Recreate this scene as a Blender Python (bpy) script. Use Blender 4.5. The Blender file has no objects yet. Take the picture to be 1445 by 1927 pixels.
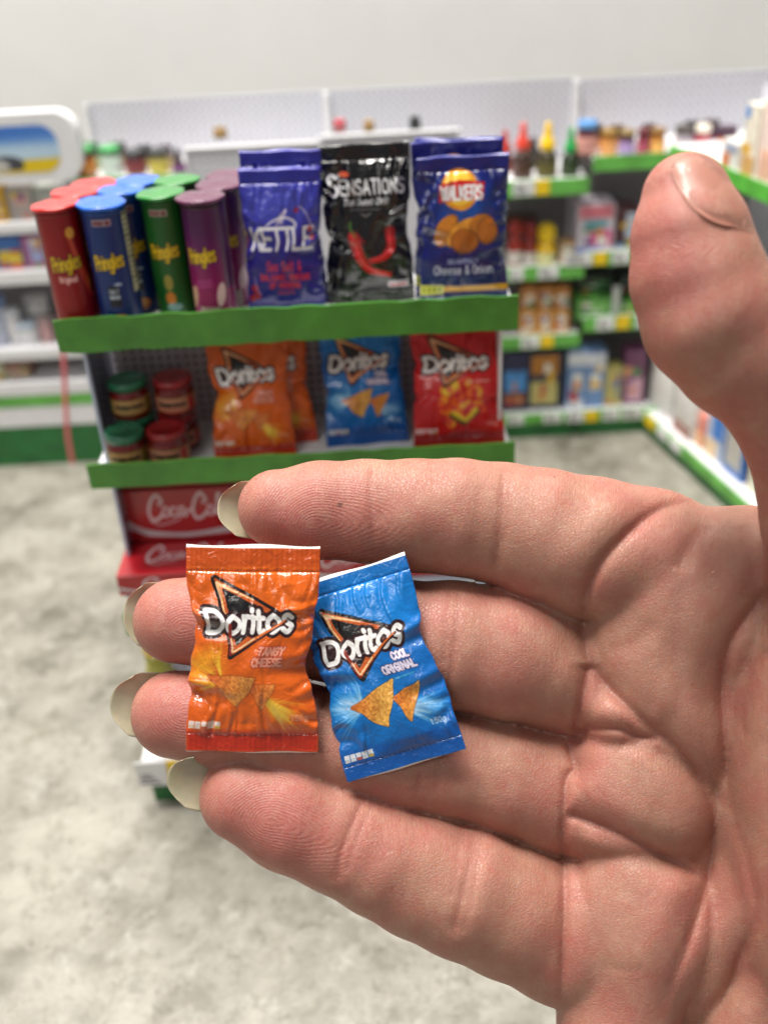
import bpy, bmesh, math, random
import numpy as np
from math import radians, sin, cos, pi
from mathutils import Vector, Matrix
sc = bpy.context.scene
COL = sc.collection
# ------------------------------------------------------------------ camera
# Everything is written in centimetres; CM turns it into metres at link time.
CM = 0.01
FPX = 1900.0
TH, RO = radians(32.0), radians(3.1)
CP = np.array([0, 0, 24.0])
FW = np.array([0, cos(TH), -sin(TH)])
_R0 = np.array([1.0, 0, 0]); _U0 = np.array([0, sin(TH), cos(TH)])
RT = cos(RO)*_R0 - sin(RO)*_U0
UP = sin(RO)*_R0 + cos(RO)*_U0
cam = bpy.data.cameras.new("camera")
co = bpy.data.objects.new("camera", cam); COL.objects.link(co)
M = Matrix.Identity(4)
for i in range(3):
    M[i][0] = RT[i]; M[i][1] = UP[i]; M[i][2] = -FW[i]; M[i][3] = CP[i]*CM
co.matrix_world = M
cam.sensor_fit = 'VERTICAL'; cam.sensor_height = 24.0; cam.sensor_width = 18.0
cam.lens = FPX/1927.0*24.0
cam.clip_start = 0.005; cam.clip_end = 50
cam.dof.use_dof = True; cam.dof.focus_distance = 0.164
cam.dof.aperture_fstop = cam.lens/2.5
sc.camera = co
# ------------------------------------------------------------------ world, lamps, exposure
w = bpy.data.worlds.new("World"); sc.world = w; w.use_nodes = True
bg = w.node_tree.nodes["Background"]; bg.inputs[0].default_value = (0.96, 0.97, 1.0, 1); bg.inputs[1].default_value = 0.16
def area(name, loc, target, size, power, col=(1, .96, .9)):
    l = bpy.data.lights.new(name, 'AREA'); l.shape = 'RECTANGLE'; l.size = size[0]*CM; l.size_y = size[1]*CM
    l.energy = power; l.color = col
    o = bpy.data.objects.new(name, l); COL.objects.link(o)
    o.location = Vector(loc)*CM
    o.rotation_euler = (Vector(target)-Vector(loc)).to_track_quat('-Z', 'Y').to_euler()
    return o
area("ceiling_and_fill_lamp", (-16, 34, 125), (-2, 26, 8), (56, 24), 21)  # the overhead ceiling lamp
area("ceiling_and_fill_lamp", (-42, -48, 84), (-2, 24, 8), (46, 20), 2.1)  # frontal fill added to brighten the shelf fronts, no ceiling fitting
area("glint_lamp", (-30, 18, 95), (-2, 20, 8), (9, 9), 1.3)  # small lamp added to put glints on the glossy film
area("glint_lamp", (14, 24, 110), (0, 20, 8), (9, 9), 1.3)  # second added lamp, likewise only for glints
sc.view_settings.view_transform = 'Standard'; sc.view_settings.look = 'None'
sc.view_settings.exposure = 0.28; sc.view_settings.gamma = 1.0
sc.cycles.use_denoising = True
sc.cycles.max_bounces = 8
sc.cycles.transparent_max_bounces = 8
# ------------------------------------------------------------------ geometry helpers
def ray(x, y): return FW + RT*(x-722.5)/FPX - UP*(y-963.5)/FPX
def onY(x, y, Y): d = ray(x, y); return CP + d*(Y/d[1])
def onZ(x, y, z): d = ray(x, y); return CP + d*((z-24)/d[2])
def tag(o, label=None, cat=None, group=None, kind=None):
    if label: o['label'] = label
    if cat: o['category'] = cat
    if group: o['group'] = group
    if kind: o['kind'] = kind
    return o
def mesh(name, V, Fc, mats, parent=None, smooth=True, mi=None, uv=None):
    """V in cm, Fc list of index tuples; mats one material or a list; mi material index per face; uv per-vertex (n,2)"""
    me = bpy.data.meshes.new(name)
    V = np.asarray(V, dtype=np.float64)*CM
    if isinstance(Fc, np.ndarray): Fc = Fc.tolist()
    me.from_pydata(V.tolist(), [], Fc)
    if not isinstance(mats, (list, tuple)): mats = [mats]
    for m in mats: me.materials.append(m)
    if mi is not None: me.polygons.foreach_set('material_index', np.asarray(mi, dtype=np.int32))
    me.polygons.foreach_set('use_smooth', np.full(len(me.polygons), bool(smooth)))
    if uv is not None:
        l = me.uv_layers.new(name='UVMap')
        li = np.empty(len(me.loops), dtype=np.int32); me.loops.foreach_get('vertex_index', li)
        l.data.foreach_set('uv', np.asarray(uv, dtype=np.float32)[li].ravel())
    me.update()
    o = bpy.data.objects.new(name, me); COL.objects.link(o)
    if parent is not None: o.parent = parent
    return o
def empty(name, loc, rz=0.0, label=None, cat=None, group=None, kind=None):
    o = bpy.data.objects.new(name, None); COL.objects.link(o)
    o.empty_display_size = 0.01
    o.location = Vector(loc)*CM; o.rotation_euler = (0, 0, rz)
    return tag(o, label, cat, group, kind)
class MB:
    """collects simple solids (cm) into one mesh"""
    def __init__(s): s.V = []; s.F = []; s.mi = []
    def add(s, V, F, mi=0):
        b = len(s.V); s.V += [tuple(v) for v in V]; s.F += [tuple(b+i for i in f) for f in F]; s.mi += [mi]*len(F)
    def box(s, x0, x1, y0, y1, z0, z1, mi=0, c=0.0):
        """box with chamfered edges of width c"""
        if c <= 0:
            V = [(x, y, z) for z in (z0, z1) for y in (y0, y1) for x in (x0, x1)]
            s.add(V, [(0, 2, 3, 1), (4, 5, 7, 6), (0, 1, 5, 4), (2, 6, 7, 3), (0, 4, 6, 2), (1, 3, 7, 5)], mi); return
        bm = bmesh.new(); bmesh.ops.create_cube(bm, size=1)
        for v in bm.verts: v.co = ((x0+x1)/2+v.co.x*(x1-x0), (y0+y1)/2+v.co.y*(y1-y0), (z0+z1)/2+v.co.z*(z1-z0))
        bmesh.ops.bevel(bm, geom=bm.edges[:], offset=c, segments=2, affect='EDGES', profile=.5)
        bm.verts.ensure_lookup_table(); bm.faces.ensure_lookup_table()
        s.add([tuple(v.co) for v in bm.verts], [tuple(v.index for v in f.verts) for f in bm.faces], mi); bm.free()
    def lathe(s, prof, n=28, cx=0, cy=0, mi=0, sx=1, sy=1):
        V = []; F = []
        for r, z in prof:
            for k in range(n):
                a = 2*pi*k/n; V.append((cx+r*cos(a)*sx, cy+r*sin(a)*sy, z))
        m = len(prof)
        for j in range(m-1):
            for k in range(n):
                a, b = j*n+k, j*n+(k+1) % n; F.append((a, b, b+n, a+n))
        F.append(tuple(range(n-1, -1, -1))); F.append(tuple((m-1)*n+k for k in range(n)))
        s.add(V, F, mi)
    def tube(s, pts, r, n=8, mi=0):
        pts = [Vector(p) for p in pts]; V = []; F = []
        for i, p in enumerate(pts):
            t = (pts[min(i+1, len(pts)-1)]-pts[max(i-1, 0)]).normalized()
            a = t.orthogonal().normalized() if i == 0 else (a - t*a.dot(t)).normalized()
            b = t.cross(a)
            for k in range(n):
                q = 2*pi*k/n; V.append(tuple(p+(a*cos(q)+b*sin(q))*r))
        for j in range(len(pts)-1):
            for k in range(n):
                x, y = j*n+k, j*n+(k+1) % n; F.append((x, y, y+n, x+n))
        F.append(tuple(range(n-1, -1, -1))); F.append(tuple((len(pts)-1)*n+k for k in range(n)))
        s.add(V, F, mi)
    def build(s, name, mats, parent=None, smooth=False):
        return mesh(name, s.V, s.F, mats, parent, smooth, s.mi)
# ------------------------------------------------------------------ materials
def newmat(name):
    m = bpy.data.materials.new(name); m.use_nodes = True
    nt = m.node_tree; b = nt.nodes['Principled BSDF']
    return m, nt, b
def N(nt, t, **kw):
    n = nt.nodes.new(t)
    for k, v in kw.items():
        if hasattr(n, k) and not k[0].isupper(): setattr(n, k, v)
        else: n.inputs[k].default_value = v
    return n
def lin(c):
    return tuple((x/12.92 if x <= .04045 else ((x+.055)/1.055)**2.4) for x in c)
def hexc(h): return tuple(int(h[i:i+2], 16)/255 for i in (0, 2, 4))
def pm(name, col, rough=.5, var=.12, nscale=6.0, bump=.0, bscale=20.0, coat=0, metal=0, spec=.5, trans=0, alpha=1, emit=0):
    """plain painted / plastic / paper surface: base colour with a little procedural mottle, and fine relief; scales are per cm"""
    m, nt, b = newmat(name)
    tc = N(nt, 'ShaderNodeTexCoord'); no = N(nt, 'ShaderNodeTexNoise'); no.inputs['Scale'].default_value = nscale/CM
    no.inputs['Detail'].default_value = 5
    nt.links.new(tc.outputs['Object'], no.inputs['Vector'])
    cr = N(nt, 'ShaderNodeValToRGB'); e = cr.color_ramp.elements
    e[0].position = .3; e[1].position = .7
    e[0].color = tuple(c*(1-var) for c in col)+(1,); e[1].color = tuple(min(1, c*(1+var)) for c in col)+(1,)
    nt.links.new(no.outputs['Fac'], cr.inputs['Fac']); nt.links.new(cr.outputs['Color'], b.inputs['Base Color'])
    b.inputs['Roughness'].default_value = rough; b.inputs['Metallic'].default_value = metal
    b.inputs['Coat Weight'].default_value = coat; b.inputs['Coat Roughness'].default_value = .08
    b.inputs['Transmission Weight'].default_value = trans; b.inputs['Alpha'].default_value = alpha
    b.inputs['Specular IOR Level'].default_value = spec
    if bump > 0:
        n2 = N(nt, 'ShaderNodeTexNoise'); n2.inputs['Scale'].default_value = bscale/CM; n2.inputs['Detail'].default_value = 4
        nt.links.new(tc.outputs['Object'], n2.inputs['Vector'])
        bp = N(nt, 'ShaderNodeBump'); bp.inputs['Strength'].default_value = 1; bp.inputs['Distance'].default_value = bump*CM
        nt.links.new(n2.outputs['Fac'], bp.inputs['Height']); nt.links.new(bp.outputs['Normal'], b.inputs['Normal'])
    return m
# ------------------------------------------------------------------ floor and room wall
m_floor, nt, b = newmat('stone_floor'); L_ = nt.links.new
tc = N(nt, 'ShaderNodeTexCoord')
def nz(scale, det, dist=0, rough=.6):
    q = N(nt, 'ShaderNodeTexNoise'); q.inputs['Scale'].default_value = scale/CM; q.inputs['Detail'].default_value = det; q.inputs['Distortion'].default_value = dist; q.inputs['Roughness'].default_value = rough
    L_(tc.outputs['Object'], q.inputs['Vector']); return q.outputs['Fac']
def ramp(src, stops):
    r_ = N(nt, 'ShaderNodeValToRGB'); e = r_.color_ramp.elements
    while len(e) < len(stops): e.new(.5)
    for k, (p, c) in enumerate(stops): e[k].position = p; e[k].color = c+(1,) if len(c) == 3 else c
    L_(src, r_.inputs['Fac']); return r_.outputs['Color']
def mixc(f, a, c, blend='MIX'):
    q = N(nt, 'ShaderNodeMix', data_type='RGBA'); q.blend_type = blend
    if isinstance(f, float): q.inputs[0].default_value = f
    else: L_(f, q.inputs[0])
    for i, x in ((6, a), (7, c)):
        if isinstance(x, tuple): q.inputs[i].default_value = x+(1,)
        else: L_(x, q.inputs[i])
    return q.outputs[2]
A = ramp(nz(.17, 10, .25, .66), [(.36, (.155,.145,.118)), (.47, (.262,.247,.207)), (.60, (.37,.352,.30))])
Bm = ramp(nz(.6, 10, .3, .75), [(.40, (.62,.60,.56)), (.52, (1,1,1)), (.72, (1.0,1.0,1.0))])
c_ = mixc(.75, A, Bm, 'MULTIPLY')
sp = ramp(nz(1.9, 8, .5, .8), [(.36, (.40,.37,.32)), (.45, (1,1,1)), (1, (1,1,1))])
c_ = mixc(.75, c_, sp, 'MULTIPLY')
veil = ramp(nz(.9, 10, .4, .8), [(.50, (0,0,0)), (.66, (.8,.8,.8))])
c_ = mixc(veil, c_, (.40,.382,.33))
pit = ramp(nz(1.1, 10, .15, .72), [(.39, (.4,.4,.4)), (.43, (0,0,0)), (1, (0,0,0))])
c_ = mixc(pit, c_, (.17,.16,.13))
lite = ramp(nz(.75, 10, .2, .74), [(.57, (0,0,0)), (.64, (.45,.45,.45)), (1, (.6,.6,.6))])
c_ = mixc(lite, c_, (.52,.505,.455))
grain = ramp(nz(9, 4, 0, .8), [(.3, (.80,.80,.80)), (.7, (1.0,1.0,1.0))]); c_ = mixc(.8, c_, grain, 'MULTIPLY')
L_(c_, b.inputs['Base Color']); b.inputs['Roughness'].default_value = .42
bp = N(nt, 'ShaderNodeBump'); bp.inputs['Distance'].default_value = .03*CM; bp.inputs['Strength'].default_value = .6
L_(nz(2.2, 8, .8, .7), bp.inputs['Height']); L_(bp.outputs['Normal'], b.inputs['Normal'])
f = mesh('floor', [(-150, -60, 0), (150, -60, 0), (150, 120, 0), (-150, 120, 0)], [(0, 1, 2, 3)], m_floor, None, False); tag(f, kind='structure')
m_wall = pm('painted_wall', (.80,.80,.785), .7, .02, .3, .01, 2)
m = MB(); m.box(-140, 140, 62, 64, 0, 190); wl = m.build('wall', m_wall); tag(wl, kind='structure')
# ------------------------------------------------------------------ the hand: one continuous surface grown from a distance field
# camera-frame coordinates (cm): X right, Y down, Z away from the lens; hp() places a joint seen at a picture point at depth z
def hp(px, py, z): return np.array([(px-722.5)/FPX*z, (py-963.5)/FPX*z, z])
def cam2world(P): P = np.asarray(P); return CP + P[..., 0:1]*RT - P[..., 1:2]*UP + P[..., 2:3]*FW
HG = .05
GX = np.arange(-4.7, 8.6, HG, dtype=np.float32); GY = np.arange(-6.6, 9.9, HG, dtype=np.float32); GZ = np.arange(11.2, 18.9, HG, dtype=np.float32)
def field(): return np.full((len(GX), len(GY), len(GZ)), 3.0, dtype=np.float32)
def win(lo, hi, pad):
    s = []
    for g, a, b in zip((GX, GY, GZ), lo, hi):
        i0 = max(0, int(np.searchsorted(g, a-pad))); i1 = min(len(g), int(np.searchsorted(g, b+pad))); s.append(slice(i0, max(i1, i0+1)))
    return tuple(s)
def smin(a, b, k):
    if k <= 1e-4: return np.minimum(a, b)
    h = np.clip(.5+.5*(b-a)/k, 0, 1)
    return b*(1-h)+a*h-k*h*(1-h)
def cone(f, a, b, ra, rb, flat=1.0, k=.12):
    """rounded cone a-b; flat squeezes it along Z"""
    lo = np.minimum(a-ra, b-rb); hi = np.maximum(a+ra, b+rb); s = win(lo, hi, .55)
    X = GX[s[0]][:, None, None]; Y = GY[s[1]][None, :, None]; Z = GZ[s[2]][None, None, :]
    d = b-a; dz = d[2]/flat; L2 = d[0]**2+d[1]**2+dz**2+1e-9
    x, y, z = X-a[0], Y-a[1], (Z-a[2])/flat
    t = np.clip((x*d[0]+y*d[1]+z*dz)/L2, 0, 1)
    t2 = t*t*(3-2*t)
    v = np.sqrt((x-t*d[0])**2+(y-t*d[1])**2+(z-t*dz)**2)-(ra+(rb-ra)*(t*.8+t2*.2))
    f[s] = smin(f[s], (v*(flat if flat < 1 else 1)).astype(np.float32), k)
def ell(f, c, r, ang=0.0, k=.15, tilt=0.0, tilty=0.0):
    """ellipsoid, turned by ang in the picture plane, leaning in depth by tilt (dz/dx) and tilty (dz/dy)"""
    R_ = max(r[0], r[1]); s = win(c-np.array([R_, R_, r[2]+R_*(abs(tilt)+abs(tilty))]), c+np.array([R_, R_, r[2]+R_*(abs(tilt)+abs(tilty))]), .55)
    X = GX[s[0]][:, None, None]-c[0]; Y = GY[s[1]][None, :, None]-c[1]; Z = GZ[s[2]][None, None, :]-c[2]
    ca, sa = cos(ang), sin(ang); u = X*ca+Y*sa; v = -X*sa+Y*ca; Z = Z-tilt*X-tilty*Y
    q = np.sqrt((u/r[0])**2+(v/r[1])**2+(Z/r[2])**2)+1e-6
    g = np.sqrt((u/r[0]**2)**2+(v/r[1]**2)**2+(Z/r[2]**2)**2)+1e-6
    f[s] = smin(f[s], (q*(q-1)/g).astype(np.float32), k)
def chain(nodes, flat=.92):
    f = field()
    P = [(hp(x, y, z), r/FPX*z) for x, y, r, z in nodes]
    for (a, ra), (b, rb) in zip(P, P[1:]): cone(f, a, b, ra, rb, flat, .10)
    return f
FING = dict(
 index=[(522,957,74,16.1),(600,960,91,16.15),(690,962,96,16.2),(780,970,105,16.25),(860,973,109,16.25),(945,985,113,16.3),(1020,1006,124,16.25),(1110,1034,136,16.3),(1220,1060,140,16.4),(1360,1120,140,16.6)],
 middle=[(332,1168,80,16.2),(420,1170,91,16.2),(530,1176,92,16.3),(640,1186,98,16.35),(750,1200,108,16.4),(850,1214,120,16.4),(950,1230,123,16.45),(1050,1255,120,16.65),(1200,1290,130,16.7)],
 ring=[(330,1344,82,16.1),(430,1356,92,16.1),(540,1375,94,16.2),(650,1398,98,16.3),(760,1420,100,16.35),(850,1436,98,16.35),(950,1462,101,16.45),(1050,1490,112,16.6),(1200,1520,120,16.7)],
 little=[(458,1500,82,15.8),(545,1538,98,15.85),(640,1578,100,15.95),(720,1617,105,16.0),(790,1645,115,16.1),(870,1676,121,16.1),(960,1712,124,16.3),(1060,1742,140,16.55),(1180,1780,150,16.6)],
 thumb=[(1290,372,82,13.5),(1298,440,108,13.5),(1310,520,122,13.55),(1340,600,130,13.6),(1392,664,122,13.7),(1458,738,104,13.8),(1510,840,100,14.0),(1560,980,122,14.3),(1640,1180,170,14.9)])
def build_hand_field():
    fingers = field()
    for n in ('index', 'middle', 'ring', 'little'):
        fingers = smin(fingers, chain(FING[n], .95), .035)
    palm = field()
    c = lambda x, y, z: hp(x, y, z)
    # body of the palm behind the mounds
    for a, b, ra, rb in (((1230,1120,17.0),(1230,1500,17.1),1.45,1.5), ((1230,1500,17.1),(1230,1960,17.2),1.5,1.5), ((1450,1150,16.9),(1450,1700,16.9),1.75,1.9), ((1450,1700,16.9),(1420,2100,17),1.9,1.9)):
        cone(palm, c(*a), c(*b), ra, rb, .72, .5)
    mound = field()
    def E(x, y, z, rx, ry, rz, ang=0, k=.10, tilt=0, ty=0): ell(mound, hp(x, y, z), (rx/FPX*z, ry/FPX*z, rz), radians(ang), k, tilt, ty)
    E(1288,1140,16.2, 185,195,1.15, -35, .1, -.08)        # below the index finger
    E(1255,1310,16.2, 130,205,1.0, -38, .3)               # running down towards the fold
    E(1158,1325,16.3, 78,84,.92, 20, .10)                 # small flap below the middle finger
    E(1205,1488,16.25, 150,132,1.05, 25, .08)             # below the ring finger
    E(1160,1555,16.2, 105,62,.72, 12, .10)
    E(1200,1730,16.2, 148,185,1.12, 8, .08)               # below the little finger
    E(1160,1915,16.2, 112,190,1.05, 4, .35)
    E(1378,1400,16.3, 70,260,.95, 4, .10)                 # hollow of the palm
    E(1360,1700,16.3, 90,240,.95, 24, .10)
    E(1420,1880,16.2, 110,200,1.15, 24, .08)
    E(1400,1070,16.1, 120,120,1.05, -30, .25)
    E(1485,1330,15.6, 118,260,1.2, 8, .08)               # ball of the thumb
    E(1500,1640,15.5, 125,330,1.4, -4, .3)
    E(1600,1300,15.3, 170,420,1.7, 10, .3)
    h = smin(smin(palm, mound, .12), fingers, .05)
    th = chain(FING['thumb'], 1.0)
    h = smin(h, th, .35)
    return h
def surface_nets(f):
    """one vertex per cell the surface crosses, one quad per crossing grid edge"""
    ins = f < 0
    nx, ny, nz = f.shape
    acc = None; cnt = None
    c = np.zeros((nx-1, ny-1, nz-1), dtype=np.uint8)
    for i in (0, 1):
        for j in (0, 1):
            for k in (0, 1): c += ins[i:nx-1+i, j:ny-1+j, k:nz-1+k]
    act = (c > 0) & (c < 8)
    I = np.argwhere(act)
    idx = np.full(act.shape, -1, dtype=np.int32); idx[act] = np.arange(len(I), dtype=np.int32)
    S = np.zeros((len(I), 3)); W_ = np.zeros(len(I))
    corners = [(i, j, k) for i in (0, 1) for j in (0, 1) for k in (0, 1)]
    val = {q: f[I[:, 0]+q[0], I[:, 1]+q[1], I[:, 2]+q[2]].astype(np.float64) for q in corners}
    for q in corners:
        for ax in range(3):
            if q[ax]: continue
            p = list(q); p[ax] = 1; p = tuple(p)
            a, b = val[q], val[p]; m = (a < 0) != (b < 0)
            t = np.where(m, a/np.where(m, a-b, 1), 0)
            pt = np.tile(np.array(q, float), (len(I), 1)); pt[:, ax] = t
            S[m] += pt[m]; W_[m] += 1
    P = I+S/W_[:, None]
    V = np.stack([GX[0]+P[:, 0]*HG, GY[0]+P[:, 1]*HG, GZ[0]+P[:, 2]*HG], 1)
    Q = []
    for ax in range(3):
        a = [slice(None)]*3; b = [slice(None)]*3; a[ax] = slice(0, -1); b[ax] = slice(1, None)
        A, B = ins[tuple(a)], ins[tuple(b)]
        o1, o2 = [d for d in range(3) if d != ax]
        e = np.argwhere(A != B); e = e[(e[:, o1] > 0) & (e[:, o2] > 0) & (e[:, o1] < f.shape[o1]-1) & (e[:, o2] < f.shape[o2]-1)]
        flip = A[e[:, 0], e[:, 1], e[:, 2]]
        def g(d1, d2):
            x = e.copy(); x[:, o1] -= d1; x[:, o2] -= d2
            return idx[x[:, 0], x[:, 1], x[:, 2]]
        q = np.stack([g(1, 1), g(0, 1), g(0, 0), g(1, 0)], 1)
        if ax == 1: flip = ~flip
        q[~flip] = q[~flip][:, ::-1]
        Q.append(q)
    Q = np.concatenate(Q); Q = Q[(Q >= 0).all(1)]
    return V, Q
def trilinear(f, V):
    P = (V-np.array([GX[0], GY[0], GZ[0]]))/HG
    P = np.clip(P, 0, np.array(f.shape)-1.001); i = P.astype(int); t = P-i
    r = 0
    for dx in (0, 1):
        for dy in (0, 1):
            for dz in (0, 1):
                wt = (t[:, 0] if dx else 1-t[:, 0])*(t[:, 1] if dy else 1-t[:, 1])*(t[:, 2] if dz else 1-t[:, 2])
                r = r+wt*f[i[:, 0]+dx, i[:, 1]+dy, i[:, 2]+dz]
    return r
def polydist(px, py, pts):
    """distance to a smoothed polyline in picture points, the side (+ left of travel), and how far along 0..1"""
    pts = catmull(pts, 6)
    best = np.full(len(px), 1e9); side = np.zeros(len(px)); al = np.zeros(len(px)); n = len(pts)-1
    for i in range(n):
        a, b = pts[i], pts[i+1]; d = b-a; L = d@d+1e-9
        t = np.clip(((px-a[0])*d[0]+(py-a[1])*d[1])/L, 0, 1)
        ex, ey = px-a[0]-t*d[0], py-a[1]-t*d[1]; D = np.hypot(ex, ey)
        m = D < best; best[m] = D[m]; side[m] = np.sign((d[0]*ey-d[1]*ex)[m]); al[m] = ((i+t)/n)[m]
    return best, side, al
def catmull(pts, n):
    P = np.array(pts, float)
    if len(P) < 3: return P
    Q = np.vstack([2*P[0]-P[1], P, 2*P[-1]-P[-2]]); out = []
    for i in range(1, len(Q)-2):
        for k in range(n):
            t = k/n; out.append(.5*((2*Q[i])+(-Q[i-1]+Q[i+1])*t+(2*Q[i-1]-5*Q[i]+4*Q[i+1]-Q[i+2])*t*t+(-Q[i-1]+3*Q[i]-3*Q[i+1]+Q[i+2])*t**3))
    out.append(Q[-2]); return np.array(out)
# creases: (points, depth cm, half width px, swell cm on left side, swell cm on right side, swell width px)
CREASE = [
 ([(1345,925),(1300,940),(1235,962),(1175,1010),(1130,1060),(1102,1120),(1095,1185),(1108,1245),(1150,1300),(1215,1362),(1262,1400),(1305,1455),(1335,1520),(1341,1590),(1330,1650),(1305,1740),(1270,1835),(1222,1950)], .15, 11, .09, .05, 52),
 ([(1075,1385),(1110,1372),(1165,1372),(1200,1385),(1245,1392)], .12, 8, .05, .07, 32),
 ([(1060,1530),(1095,1540),(1150,1560),(1210,1590),(1270,1625),(1330,1655)], .16, 9, .06, .07, 45),
 ([(1062,1250+130),(1075,1420),(1082,1445),(1066,1470),(1062,1530),(1060,1600),(1062,1700),(1060,1800),(1056,1925)], .22, 10, .0, .11, 40),
 ([(1105,1245),(1100,1290),(1090,1340),(1075,1385)], .14, 10, .03, .03, 30),
 ([(1475,1080),(1450,1105),(1405,1160),(1372,1215),(1358,1290),(1360,1360),(1368,1450),(1390,1560),(1412,1650),(1424,1725),(1395,1800),(1362,1880),(1340,1950)], .15, 12, .05, .11, 55),
 ([(1450,1215),(1415,1260),(1398,1330),(1402,1400)], .07, 10, .03, .05, 30),
 ([(1345,985),(1310,1010),(1285,1050),(1272,1075)], .028, 13, .02, .02, 34),
 ([(1240,1165),(1200,1205),(1165,1220),(1140,1222)], .015, 14, .01, .02, 30),
 ([(1290,1080),(1272,1160),(1268,1230),(1275,1300),(1262,1380)], .02, 12, .015, .02, 40),
 ([(1398,985),(1405,1030),(1425,1085)], .025, 12, .01, .01, 25),
 ([(1330,1490),(1365,1510),(1395,1540)], .022, 11, .01, .02, 25),
 ([(1130,1815),(1170,1825),(1215,1822)], .012, 8, .0, .0, 20),
 # the fold beside the thumb nail
 ([(1262,318),(1272,350),(1300,392),(1350,424),(1440,442)], .025, 10, .0, .05, 30),
 # finger joints: index, middle, ring, little
 ([(702,868),(697,930),(700,1000),(708,1058)], .022, 7, .01, .01, 22),
 ([(716,868),(715,930),(718,990)], .014, 6, .0, .012, 20),
 ([(948,868),(944,940),(938,1010),(926,1080)], .040, 8, .012, .012, 26),
 ([(966,872),(958,940),(950,1000),(934,1090)], .022, 7, .0, .012, 22),
 ([(905,905),(895,980),(893,1050)], .016, 9, .0, .0, 22),
 ([(862,1100),(858,1180),(848,1260),(838,1330)], .035, 8, .012, .012, 26),
 ([(848,1095),(842,1180),(832,1260)], .018, 7, .0, .012, 22),
 ([(560,1095),(552,1170),(556,1245)], .020, 7, .01, .01, 24),
 ([(800,1375),(792,1430),(785,1500)], .028, 8, .012, .012, 24),
 ([(832,1375),(826,1430),(818,1505)], .020, 7, .0, .012, 22),
 ([(556,1290),(548,1360),(552,1440)], .020, 7, .01, .01, 24),
 ([(688,1492),(664,1548),(640,1610),(632,1670)], .040, 8, .012, .012, 26),
 ([(708,1500),(686,1545),(664,1600),(650,1650)], .022, 7, .0, .012, 22),
 ([(893,1556),(884,1620),(868,1690),(850,1770)], .040, 9, .012, .012, 26),
 ([(905,1560),(898,1625),(885,1700),(865,1770)], .022, 7, .0, .012, 22),
 ([(868,1555),(862,1620),(845,1700)], .015, 8, .0, .0, 22),
 ([(1065,1080),(1050,1120),(1035,1150)], .0, 8, .0, .0, 22),
]
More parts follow.
